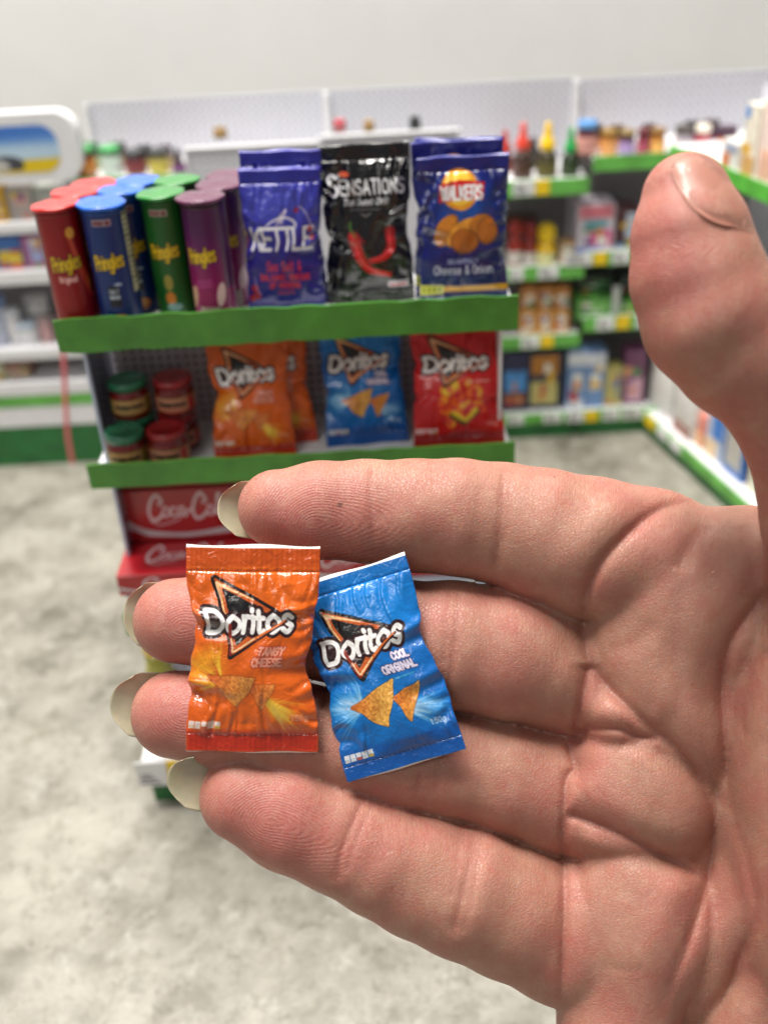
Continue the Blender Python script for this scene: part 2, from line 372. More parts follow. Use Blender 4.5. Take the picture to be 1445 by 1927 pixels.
# pads that carry fingerprint ridges: centre, across/along radii px, turn, core offset
PADS = [((590,985),(150,95),3),((345,1180),(110,95),5),((350,1340),(110,95),8),((510,1545),(150,100),22),((1250,470),(90,150),0)]
def make_hand(mskin):
    global HF
    f = HF = build_hand_field()
    V, Q = surface_nets(f)
    # settle the vertices on the surface
    for _ in range(3):
        d = trilinear(f, V); e = .03
        g = np.stack([trilinear(f, V+np.eye(3)[i]*e)-trilinear(f, V-np.eye(3)[i]*e) for i in range(3)], 1)/(2*e)
        gn = (g**2).sum(1)+1e-4; V = V-g*np.clip(d/gn, -.03, .03)[:, None]
    # keep only the largest island is implicit; refine once
    me = bpy.data.meshes.new('tmp'); me.from_pydata(V.tolist(), [], Q.tolist()); me.update()
    o = bpy.data.objects.new('tmp', me); COL.objects.link(o)
    sm = o.modifiers.new('s', 'SMOOTH'); sm.factor = .5; sm.iterations = 3
    sb = o.modifiers.new('sub', 'SUBSURF'); sb.levels = 1
    ev = o.evaluated_get(bpy.context.evaluated_depsgraph_get()); m2 = ev.to_mesh()
    n = len(m2.vertices); V = np.empty(n*3); m2.vertices.foreach_get('co', V); V = V.reshape(-1, 3)
    NR = np.empty(n*3); m2.vertices.foreach_get('normal', NR); NR = NR.reshape(-1, 3)
    Q = np.empty(len(m2.loops), dtype=np.int32); m2.loops.foreach_get('vertex_index', Q); Q = Q.reshape(-1, 4)
    ev.to_mesh_clear(); bpy.data.objects.remove(o); bpy.data.meshes.remove(me)
    px = V[:, 0]/V[:, 2]*FPX+722.5; py = V[:, 1]/V[:, 2]*FPX+963.5
    facing = np.clip(-NR[:, 2]*1.6+.1, 0, 1)                     # creases are on the palm side
    disp = np.zeros(n); cre = np.zeros(n)
    zin = V[:, 2] < 16.9
    for pts, dep, wd, bl, br, bw in CREASE:
        if dep == 0: continue
        A = np.array(pts); R_ = wd*4+bw*2.5
        m = (px > A[:, 0].min()-R_) & (px < A[:, 0].max()+R_) & (py > A[:, 1].min()-R_) & (py < A[:, 1].max()+R_) & zin
        if px.size == 0 or not m.any(): continue
        D, sd, al = polydist(px[m], py[m], pts)
        ends = np.clip(np.minimum(al, 1-al)*8, 0, 1); ends = ends*ends*(3-2*ends)
        D2 = D+.8*np.sin(al*17+pts[0][0])
        v = min(dep, .15)*(.5*np.exp(-(D2/wd)**2)+.5*np.exp(-(D2/(wd*3.2))**2))*ends
        sw = .6*np.where(sd > 0, bl, br)*np.exp(-((D-bw*.9)/(bw*.8))**2)*ends
        disp[m] += v-sw; cre[m] = np.maximum(cre[m], np.exp(-(D2/(wd*.8))**2)*ends*min(1, dep/.05))
    disp *= facing
    # soft uneven flesh
    for (fx, fy, ph, am) in ((.021,.013,.3,.010),(.035,-.027,1.7,.006),(.012,.031,2.2,.008),(.055,.05,.9,.003)):
        disp += am*np.sin(px*fx+py*fy+ph+1.3*np.sin(px*fy*.7+ph))*facing
    dirs = V/np.linalg.norm(V, axis=1)[:, None]
    V = V+dirs*np.clip(disp, -.2, .35)[:, None]
    ob = mesh('hand', cam2world(V), Q, mskin)
    me = ob.data
    def attr(nm, a):
        at = me.attributes.new(nm, 'FLOAT', 'POINT'); at.data.foreach_set('value', np.ascontiguousarray(a, dtype=np.float32))
    # ridges
    ph = np.zeros(n); amp = np.zeros(n); flush = np.zeros(n)
    for (cx, cy), (ra, rb), ang in PADS:
        a = radians(ang); u = (px-cx)*cos(a)+(py-cy)*sin(a); v = -(px-cx)*sin(a)+(py-cy)*cos(a)
        rr = np.sqrt((np.where(u > 0, u*.35, u*.9)+10*np.sin(v*.03))**2+(v*1.0)**2+60)
        q = np.clip(1.25-np.sqrt((u/ra)**2+(v/rb)**2), 0, 1)*4
        q = np.clip(q, 0, 1); m = q > amp
        ph[m] = (rr*2*pi/5.2+1.6*np.sin(u*.035+cx)+1.2*np.sin(v*.05+u*.02)+.8*np.sin(u*.09-v*.07))[m]; amp[m] = q[m]*.42
        flush = np.maximum(flush, np.clip(1.35-np.sqrt((u/ra)**2+(v/rb)**2), 0, 1))
    attr('ridge', ph); attr('ridge_amount', amp*facing); attr('flush', flush); attr('crease', cre*facing)
    # thin lines across the finger segments and mounds
    attr('line_u', px); attr('line_v', py)
    return ob
def skin_material():
    m, nt, b = newmat('skin'); L = nt.links.new
    def at(n): a = N(nt, 'ShaderNodeAttribute'); a.attribute_name = n; return a.outputs['Fac']
    def mth(op, a, c, clamp=False):
        q = N(nt, 'ShaderNodeMath', operation=op); q.use_clamp = clamp
        for i, x in enumerate((a, c)):
            if x is None: continue
            if isinstance(x, (int, float)): q.inputs[i].default_value = x
            else: L(x, q.inputs[i])
        return q.outputs[0]
    tc = N(nt, 'ShaderNodeTexCoord').outputs['Object']
    def noise(s, det=3, vec=tc, dist=0):
        q = N(nt, 'ShaderNodeTexNoise'); q.inputs['Scale'].default_value = s/CM; q.inputs['Detail'].default_value = det; q.inputs['Distortion'].default_value = dist; L(vec, q.inputs['Vector']); return q.outputs['Fac']
    def mix(fac, c1, c2):
        q = N(nt, 'ShaderNodeMix', data_type='RGBA')
        if isinstance(fac, float): q.inputs[0].default_value = fac
        else: L(fac, q.inputs[0])
        for i, x in ((6, c1), (7, c2)):
            if isinstance(x, tuple): q.inputs[i].default_value = x+(1,)
            else: L(x, q.inputs[i])
        return q.outputs[2]
    base = (.350, .163, .114); pink = (.385, .114, .096); pale = (.43, .235, .162); red = (.28, .06, .045)
    blot = N(nt, 'ShaderNodeMapRange'); L(noise(.9, 3), blot.inputs[0]); blot.inputs[1].default_value = .42; blot.inputs[2].default_value = .62
    blot2 = N(nt, 'ShaderNodeMapRange'); L(noise(1.7, 4, dist=.6), blot2.inputs[0]); blot2.inputs[1].default_value = .45; blot2.inputs[2].default_value = .7
    c = mix(mth('MULTIPLY', blot.outputs[0], .55), base, pink)
    c = mix(mth('MULTIPLY', blot2.outputs[0], .45), c, pale)
    c = mix(mth('MULTIPLY', at('flush'), .85, True), c, pink)
    c = mix(mth('MULTIPLY', at('crease'), .38, True), c, red)
    # tiny freckle specks
    vs = N(nt, 'ShaderNodeTexVoronoi'); vs.inputs['Scale'].default_value = .55/CM; L(tc, vs.inputs['Vector'])
    spk = N(nt, 'ShaderNodeMapRange'); L(vs.outputs['Distance'], spk.inputs[0]); spk.inputs[1].default_value = .028; spk.inputs[2].default_value = .016
    c = mix(mth('MULTIPLY', spk.outputs[0], .8, True), c, (.10, .03, .02))
    fine = noise(14, 4)
    fr = N(nt, 'ShaderNodeMapRange'); L(fine, fr.inputs[0]); fr.inputs[1].default_value = .3; fr.inputs[2].default_value = .75; fr.inputs[3].default_value = .0; fr.inputs[4].default_value = .22
    c = mix(fr.outputs[0], c, (.48, .27, .20))
    sm_ = N(nt, 'ShaderNodeMapRange'); L(noise(4.5, 5, dist=.3), sm_.inputs[0]); sm_.inputs[1].default_value = .50; sm_.inputs[2].default_value = .72; sm_.inputs[4].default_value = .20
    c = mix(sm_.outputs[0], c, (.40, .075, .060))
    sp_ = N(nt, 'ShaderNodeMapRange'); L(noise(3.1, 4, dist=.2), sp_.inputs[0]); sp_.inputs[1].default_value = .54; sp_.inputs[2].default_value = .75; sp_.inputs[4].default_value = .28
    c = mix(sp_.outputs[0], c, (.50, .31, .22))
    L(c, b.inputs['Base Color'])
    b.inputs['Subsurface Weight'].default_value = .6; b.inputs['Subsurface Radius'].default_value = (1.0, .28, .14); b.inputs['Subsurface Scale'].default_value = .22*CM
    b.inputs['Specular IOR Level'].default_value = .45
    ro = N(nt, 'ShaderNodeMapRange'); L(noise(6, 3), ro.inputs[0]); ro.inputs[3].default_value = .42; ro.inputs[4].default_value = .60; L(ro.outputs[0], b.inputs['Roughness'])
    # relief: fingerprint ridges, fine cross-hatched skin lines, pores
    s = mth('SINE', at('ridge'), None); ridge = mth('MULTIPLY', mth('MULTIPLY', s, at('ridge_amount')), .5)
    mpx = N(nt, 'ShaderNodeCombineXYZ'); L(mth('MULTIPLY', at('line_u'), .001), mpx.inputs[0]); L(mth('MULTIPLY', at('line_v'), .001), mpx.inputs[1])
    def lines(ang, sx, sy):
        mp = N(nt, 'ShaderNodeMapping'); mp.inputs['Rotation'].default_value = (0, 0, radians(ang)); mp.inputs['Scale'].default_value = (sx, sy, 1)
        L(mpx.outputs[0], mp.inputs[0]); q = N(nt, 'ShaderNodeTexNoise'); q.inputs['Scale'].default_value = 1; q.inputs['Detail'].default_value = 2; L(mp.outputs[0], q.inputs['Vector'])
        return q.outputs['Fac']
    l1 = lines(12, 130, 22); l2 = lines(-55, 160, 30); l3 = lines(75, 110, 18)
    vor = N(nt, 'ShaderNodeTexVoronoi'); vor.feature = 'DISTANCE_TO_EDGE'; vor.inputs['Scale'].default_value = 150
    L(mpx.outputs[0], vor.inputs['Vector'])
    ve = N(nt, 'ShaderNodeMapRange'); L(vor.outputs['Distance'], ve.inputs[0]); ve.inputs[1].default_value = 0; ve.inputs[2].default_value = .12
    inv = mth('SUBTRACT', 1.0, at('ridge_amount'))
    hatch = mth('ADD', mth('MULTIPLY', l1, .5), mth('ADD', mth('MULTIPLY', l2, .6), mth('ADD', mth('MULTIPLY', l3, .4), mth('MULTIPLY', ve.outputs[0], .55))))
    hgt = mth('ADD', ridge, mth('MULTIPLY', hatch, mth('ADD', mth('MULTIPLY', inv, .65), .35)))
    hgt = mth('ADD', hgt, mth('MULTIPLY', noise(9, 3), .6))
    bp = N(nt, 'ShaderNodeBump'); bp.inputs['Strength'].default_value = .9; bp.inputs['Distance'].default_value = .0085*CM
    L(hgt, bp.inputs['Height']); L(bp.outputs['Normal'], b.inputs['Normal'])
    return m
hand = make_hand(skin_material())
tag(hand, 'open human hand, palm up with long natural nails, holding two tiny crisp packets', 'hand')
# nails: (root centre, tip centre, half width px, depth at root, depth at tip)
mnail, nt, b = newmat('natural_nail')
tc = N(nt, 'ShaderNodeTexCoord'); no = N(nt, 'ShaderNodeTexNoise'); no.inputs['Scale'].default_value = 2.2/CM; no.inputs['Detail'].default_value = 5
nt.links.new(tc.outputs['Object'], no.inputs['Vector'])
cr = N(nt, 'ShaderNodeValToRGB'); cr.color_ramp.elements[0].color = (.35, .325, .22, 1); cr.color_ramp.elements[1].color = (.48, .45, .32, 1)
cr.color_ramp.elements[0].position = .35; cr.color_ramp.elements[1].position = .65
nt.links.new(no.outputs['Fac'], cr.inputs['Fac']); nt.links.new(cr.outputs['Color'], b.inputs['Base Color'])
b.inputs['Roughness'].default_value = .22; b.inputs['Subsurface Weight'].default_value = .3; b.inputs['Subsurface Scale'].default_value = .1*CM
b.inputs['Coat Weight'].default_value = .4; b.inputs['Alpha'].default_value = .78
def nail(root, tip, hw, zr, zt, curve=.19, thick=.028, nrm=None, mat=None):
    """curved plate running from root to tip; the cross curve bends away from the lens"""
    a, c = hp(root[0], root[1], zr), hp(tip[0], tip[1], zt)
    ax = c-a; Lg = np.linalg.norm(ax); ax /= Lg
    back = np.array([0, 0, 1.0]); back -= ax*(back@ax); back /= np.linalg.norm(back); side = np.cross(ax, back)
    if nrm is not None:
        back = np.array(nrm, float); back -= ax*(back@ax); back /= np.linalg.norm(back); side = np.cross(ax, back)
    W = hw/FPX*zr; nu, nv = 26, 30; V = []
    for layer in (0, 1):
        for i in range(nu):
            u = i/(nu-1)
            for j in range(nv):
                v = j/(nv-1)*2-1
                # rounded square free edge
                end = 1-.16*abs(v)**3.2-.10*v*v
                wd = 1-.10*max(0, u-.5)**2*4-.12*max(0, (u-.86)/.14)**2
                p = a+ax*(Lg*u*end)+side*(W*v*wd)-back*(W*curve*v*v*1.25)+back*(thick*layer)+back*.0
                p = p-back*(.05*Lg*u*u)
                V.append(p)
    F_ = []
    for layer in (0, 1):
        o = layer*nu*nv
        for i in range(nu-1):
            for j in range(nv-1):
                q = (o+i*nv+j, o+(i+1)*nv+j, o+(i+1)*nv+j+1, o+i*nv+j+1); F_.append(q if layer else q[::-1])
    o = nu*nv; rim = [i*nv for i in range(nu)]+[(nu-1)*nv+j for j in range(1, nv)]+[i*nv+nv-1 for i in range(nu-2, -1, -1)]+[j for j in range(nv-2, 0, -1)]
    for k in range(len(rim)):
        p, q = rim[k], rim[(k+1) % len(rim)]; F_.append((p, q, q+o, p+o))
    return mesh('fingernail', cam2world(np.array(V)), F_, mat or mnail, hand)
nail((520,962),(409,955),54,16.45,16.25)
nail((330,1160),(233,1150),62,16.5,16.3)
nail((330,1328),(208,1318),62,16.45,16.15)
nail((452,1480),(315,1455),55,15.98,15.62)
m_tn = pm('thumb_nail', (.37,.160,.118), .46, .12, 2, .004, 5, coat=.1)
def thumb_nail():
    """a plate fitted to the upper side of the thumb, between its fold and its outer edge"""
    A = catmull([(1262,316),(1272,346),(1300,388),(1346,418),(1400,429)], 8); B = catmull([(1272,300),(1306,290),(1341,306),(1374,356),(1400,410)], 8)
    nt_, ns = 28, 16; zs = np.arange(12.2, 14.4, .012); V = []
    fa = np.linspace(0, len(A)-1.001, nt_); 
    def at(P, q): i = int(q); return P[i]*(1-q+i)+P[i+1]*(q-i)
    top = []
    for q in fa:
        a, b_ = at(A, q), at(B, q); row = []; last = None
        for k in range(ns):
            u = k/(ns-1); p = a*(1-u)+b_*u
            v = trilinear(HF, np.stack([(p[0]-722.5)/FPX*zs, (p[1]-963.5)/FPX*zs, zs], 1)); h = np.nonzero(v < 0)[0]
            z = zs[h[0]] if len(h) else (last+.07 if last else 13.3)
            if last is not None: z = min(z, last+.11)
            last = z; row.append(hp(p[0], p[1], z-.003-.020*sin(pi*min(1, u*1.1))))
        top.append(row)
    top = np.array(top)
    for _ in range(6): top[1:-1, 1:-1, 2] = .25*(top[:-2, 1:-1, 2]+top[2:, 1:-1, 2]+top[1:-1, :-2, 2]+top[1:-1, 2:, 2])
    V = np.concatenate([top.reshape(-1, 3), top.reshape(-1, 3)+np.array([0, 0, .03])]); F_ = []; o = nt_*ns
    for i in range(nt_-1):
        for j in range(ns-1):
            q = (i*ns+j, i*ns+j+1, (i+1)*ns+j+1, (i+1)*ns+j); F_.append(q); F_.append(tuple(o+x for x in q[::-1]))
    rim = [i*ns for i in range(nt_)]+[(nt_-1)*ns+j for j in range(1, ns)]+[i*ns+ns-1 for i in range(nt_-2, -1, -1)]+[j for j in range(ns-2, 0, -1)]
    for k in range(len(rim)): p, q = rim[k], rim[(k+1) % len(rim)]; F_.append((q, p, p+o, q+o))
    return mesh('fingernail', cam2world(V), F_, m_tn, hand)
thumb_nail()
# ------------------------------------------------------------------ flat print, drawn in code (no files): a small rasteriser for packet artwork
rng = np.random.default_rng(5)
GL = {  # single-stroke letters in a 0..1 box, y up; '~' marks a curved stroke
'A':"0,0 .5,1 1,0|.2,.35 .8,.35",'B':"0,0 0,1|~0,1 .7,1 .85,.78 .7,.54 0,.53|~0,.53 .8,.5 .98,.27 .8,0 0,0",'C':"~.95,.82 .55,1.02 .08,.75 .08,.25 .55,-.02 .95,.18",'D':"0,0 0,1|~0,1 .6,.98 .95,.7 .95,.3 .6,.02 0,0",
'E':"1,0 0,0 0,1 1,1|0,.52 .8,.52",'F':"0,0 0,1 1,1|0,.52 .8,.52",'G':"~.95,.82 .55,1.02 .08,.75 .08,.25 .55,-.02 .95,.2|.95,.2 .95,.5 .6,.5",'H':"0,0 0,1|1,0 1,1|0,.52 1,.52",'I':"0,0 0,1",'K':"0,0 0,1|1,1 0,.42|.3,.6 1,0",'L':"0,1 0,0 .9,0",
'M':"0,0 .1,1 .5,.3 .9,1 1,0",'N':"0,0 0,1 1,0 1,1",'O':"~.5,1 .95,.75 .95,.25 .5,0 .05,.25 .05,.75 .5,1",'P':"0,0 0,1|~0,1 .75,1 .95,.75 .75,.48 0,.48",'R':"0,0 0,1|~0,1 .75,1 .95,.76 .75,.52 0,.52|.5,.52 1,0",'S':"~.92,.85 .55,1.02 .12,.83 .3,.56 .72,.46 .92,.2 .5,-.03 .06,.14",
'T':"0,1 1,1|.5,1 .5,0",'U':"~0,1 .02,.3 .5,-.03 .98,.3 1,1",'V':"0,1 .5,0 1,1",'W':"0,1 .25,0 .5,.8 .75,0 1,1",'X':"0,0 1,1|0,1 1,0",'Y':"0,1 .5,.5 1,1|.5,.5 .5,0",'Z':"0,1 1,1 0,0 1,0",
'a':"~.85,.5 .45,.66 .1,.45 .12,.12 .45,-.02 .85,.2|.85,.64 .85,0",'c':"~.85,.55 .45,.66 .08,.4 .15,.08 .5,-.02 .88,.12",'e':"~.1,.34 .85,.36 .75,.6 .4,.66 .08,.4 .15,.08 .5,-.02 .85,.12",'g':"~.85,.5 .45,.66 .1,.4 .2,.05 .5,0 .85,.2|~.85,.64 .85,-.2 .5,-.34 .1,-.22",
'h':"0,0 0,1|~0,.4 .35,.66 .75,.6 .8,.3 .8,0",'i':".2,0 .2,.64|.2,.86 .2,.92",'k':"0,0 0,1|.8,.64 0,.26|.3,.4 .85,0",'l':".2,0 .2,1",'n':"0,0 0,.64|~0,.4 .4,.67 .8,.55 .82,.3 .82,0",'o':"~.45,.66 .85,.45 .85,.18 .45,-.02 .05,.18 .05,.45 .45,.66",
'r':".1,0 .1,.64|~.1,.4 .3,.62 .7,.62",'s':"~.78,.55 .45,.67 .12,.52 .4,.34 .8,.2 .5,-.03 .08,.1",'t':"~.3,.95 .3,.2 .5,-.02 .8,.06|0,.64 .75,.64",'w':"0,.64 .25,0 .5,.5 .75,0 1,.64",'y':"0,.64 .42,.02|.85,.64 .25,-.34",'u':"~0,.64 .03,.15 .4,-.03 .8,.2|.8,.64 .8,0",'d':"~.82,.5 .45,.66 .08,.42 .1,.1 .45,-.02 .82,.2|.82,1 .82,0",'p':"0,-.34 0,.64|~0,.5 .45,.66 .85,.4 .75,.08 .4,-.02 0,.15",'v':"0,.64 .4,0 .8,.64",'m':"0,0 0,.64|~0,.45 .3,.66 .5,.5 .5,0|~.5,.45 .8,.66 1,.5 1,0",
'&':"~1,.0 .3,.75 .5,1 .7,.8 .1,.25 .35,-.02 .95,.4",'-':".1,.4 .8,.4",'1':".2,.8 .5,1 .5,0",'5':".9,1 .15,1 .1,.55|~.1,.55 .6,.66 .92,.35 .6,0 .08,.08",'0':"~.5,1 .9,.75 .9,.25 .5,0 .1,.25 .1,.75 .5,1",'2':"~.1,.8 .5,1.02 .9,.75 .5,.35 .05,0|.05,0 .95,0",'8':"~.5,1 .85,.78 .5,.53 .12,.26 .5,0 .88,.26 .5,.53 .15,.78 .5,1",'9':"~.85,.6 .4,.5 .15,.8 .5,1 .85,.75 .8,.3 .4,0",'.':".2,0 .2,.05","'":".2,.8 .2,1",
}
NARROW = {'I': .25, 'i': .35, 'l': .35, 't': .75, 'r': .75, 'M': 1.2, 'W': 1.25, 'm': 1.25, 'w': 1.15, ' ': .55, '.': .3, "'": .3, 'f': .7}
class Cv:
    def __init__(s, w, h, col):
        s.w, s.h = w, h; s.a = np.empty((h, w, 3)); s.a[:] = col
        s.Y, s.X = np.mgrid[0:h, 0:w].astype(np.float32)+.5
    def S(s, v): return v*s.w                      # all lengths are in canvas widths
    def _blend(s, sl, m, col):
        col = np.asarray(col, float); s.a[sl] = s.a[sl]*(1-m[..., None])+(col if col.ndim == 1 else col[sl])*m[..., None]
    def win(s, x0, x1, y0, y1):
        return (slice(max(0, int(y0)), max(0, min(s.h, int(y1)+2))), slice(max(0, int(x0)), max(0, min(s.w, int(x1)+2))))
    def stroke(s, pts, wd, col, alpha=1, soft=.9, taper=None):
        P = np.asarray(pts, float)*s.w; W_ = wd*s.w/2; pad = W_+soft*2+2
        sl = s.win(P[:, 0].min()-pad, P[:, 0].max()+pad, P[:, 1].min()-pad, P[:, 1].max()+pad)
        X, Y = s.X[sl], s.Y[sl]
        if X.size == 0: return
        D = np.full(X.shape, 1e9); n = len(P)-1
        for i in range(n):
            a, d = P[i], P[i+1]-P[i]; t = np.clip(((X-a[0])*d[0]+(Y-a[1])*d[1])/(d@d+1e-9), 0, 1)
            q = np.hypot(X-a[0]-t*d[0], Y-a[1]-t*d[1])
            if taper: q = q-W_*(taper[0]+(taper[1]-taper[0])*(i+t)/n-1)
            D = np.minimum(D, q)
        s._blend(sl, np.clip((W_-D)/soft+.5, 0, 1)*alpha, col)
    def poly(s, pts, col, alpha=1, soft=.9, grow=0):
        P = np.asarray(pts, float)*s.w; g = grow*s.w; pad = soft*2+2+g
        sl = s.win(P[:, 0].min()-pad, P[:, 0].max()+pad, P[:, 1].min()-pad, P[:, 1].max()+pad)
        X, Y = s.X[sl], s.Y[sl]
        if X.size == 0: return
        D = np.full(X.shape, 1e9); ins = np.zeros(X.shape, bool)
        for a, b in zip(P, np.roll(P, -1, 0)):
            d = b-a; t = np.clip(((X-a[0])*d[0]+(Y-a[1])*d[1])/(d@d+1e-9), 0, 1)
            D = np.minimum(D, np.hypot(X-a[0]-t*d[0], Y-a[1]-t*d[1]))
            c = (a[1] > Y) != (b[1] > Y)
            ins ^= c & (X < (b[0]-a[0])*(Y-a[1])/(b[1]-a[1]+1e-12)+a[0])
        sd = np.where(ins, -D, D)-g
        s._blend(sl, np.clip(-sd/soft+.5, 0, 1)*alpha, col)
    def ellipse(s, cx, cy, rx, ry, col, alpha=1, soft=.9, ang=0):
        t = np.linspace(0, 2*pi, 40, endpoint=False); ca, sa = cos(ang), sin(ang)
        s.poly(np.stack([cx+rx*np.cos(t)*ca-ry*np.sin(t)*sa, cy+rx*np.cos(t)*sa+ry*np.sin(t)*ca], 1), col, alpha, soft)
    def rect(s, x0, y0, x1, y1, col, alpha=1, soft=.9): s.poly([(x0, y0), (x1, y0), (x1, y1), (x0, y1)], col, alpha, soft)
    def glow(s, cx, cy, rx, ry, col, alpha=1, p=1.5, ang=0):
        X, Y = s.X/s.w-cx, s.Y/s.w-cy; ca, sa = cos(ang), sin(ang); u = X*ca+Y*sa; v = -X*sa+Y*ca
        s._blend((slice(None), slice(None)), alpha*np.exp(-((u/rx)**2+(v/ry)**2)**p), col)
    def rays(s, cx, cy, r0, r1, a0, a1, n, col, alpha=.8, seed=1, wd=.03):
        r = np.random.default_rng(seed)
        for k in range(n):
            a = a0+(a1-a0)*r.random(); q = r1*(.55+.45*r.random()); b = a+.10*(r.random()-.5)
            s.stroke([(cx+r0*cos(a), cy+r0*sin(a)), (cx+q*cos(b), cy+q*sin(b))], wd*(.4+.8*r.random()), col, alpha*(.3+.7*r.random()), soft=s.w*.012, taper=(1, .1))
    def glyphs(s, t, x, y, h, wf=.62, gap=.22, slant=0, rise=0, arc=0):
        out = []; cx = x; total = sum(NARROW.get(c, 1)*wf*h+gap*h for c in t)
        for c in t:
            wd = NARROW.get(c, 1)*wf*h
            if c in GL:
                for st in GL[c].split('|'):
                    cur = st[0] == '~'; pts = [tuple(map(float, q.split(','))) for q in st.lstrip('~').split()]
                    P = np.array(pts)
                    if c in ('I', 'i', 'l', '.', "'"): P[:, 0] *= 1
                    if cur: P = catmull(P, 5)
                    Q = np.stack([cx+P[:, 0]*wd+slant*P[:, 1]*h, y-P[:, 1]*h], 1)
                    f = (Q[:, 0]-x)/max(total, 1e-6); Q[:, 1] -= rise*(Q[:, 0]-x)+arc*4*f*(1-f)
                    out.append(Q)
            cx += wd+gap*h
        return out
    def text(s, t, x, y, h, wd, col, alpha=1, outline=None, width=None, **k):
        """x,y = left end of the baseline, h cap height, wd stroke width; width fits the line"""
        if width:
            wf = k.get('wf', .62); g = k.pop('gap', .22); tot = sum(NARROW.get(c, 1) for c in t)*wf*h+(len(t)-1)*g*h; f = width/tot
            k['wf'] = wf*f; k['gap'] = g*f
        G = s.glyphs(t, x, y, h, **k)
        if outline:
            for q in G: s.stroke(q, wd+outline[1]*2, outline[0], 1, 1.1)
        for q in G: s.stroke(q, wd, col, alpha, 1.0)
    def noise(s, amp, cell=6, seed=1, mask=None):
        r = np.random.default_rng(seed); gh, gw = s.h//cell+3, s.w//cell+3; g = r.random((gh, gw))
        fy, fx = (s.Y-.5)/cell, (s.X-.5)/cell; iy, ix = fy.astype(int), fx.astype(int); ty, tx = fy-iy, fx-ix
        ty = ty*ty*(3-2*ty); tx = tx*tx*(3-2*tx)
        v = (g[iy, ix]*(1-tx)+g[iy, ix+1]*tx)*(1-ty)+(g[iy+1, ix]*(1-tx)+g[iy+1, ix+1]*tx)*ty
        return (v-.5)*2*amp
    def image(s, name):
        s.a = np.clip(s.a, 0, 1); im = bpy.data.images.new(name, s.w, s.h, alpha=False)
        px = np.ones((s.h, s.w, 4), dtype=np.float32); px[..., :3] = s.a[::-1]
        im.pixels.foreach_set(px.ravel()); im.pack() if False else None; im.update(); return im
OR1, OR2 = (.87,.38,.05), (.93,.50,.08)
def chip(c, pts, seed, tone=(.86,.60,.25)):
    P = np.array(pts, float); cen = P.mean(0)
    # rounded, slightly wavy corn chip
    Q = []
    for i in range(3):
        a, b = P[i], P[(i+1) % 3]
        for t in np.linspace(.04, .96, 9): q = a+(b-a)*t; Q.append(q+(q-cen)*(-.05+.06*sin(t*9+seed+i)))
    c.poly(Q, (.45,.20,.05), .5, 5, grow=.006)
    before = c.a.copy(); c.poly(Q, tone, 1, 1.2)
    m = np.abs(c.a-before).sum(2) > .02
    n = c.noise(.16, max(4, c.w//60), seed)+c.noise(.10, max(2, c.w//130), seed+3)
    g = np.clip(1-np.hypot(c.X/c.w-P[0][0], c.Y/c.w-P[0][1])/.30, 0, 1)
    col = c.a*(1+n[..., None]*np.array([.7, 1.1, 1.7]))*(1-g[..., None]*np.array([.10,.38,.6]))
    c.a[m] = col[m]
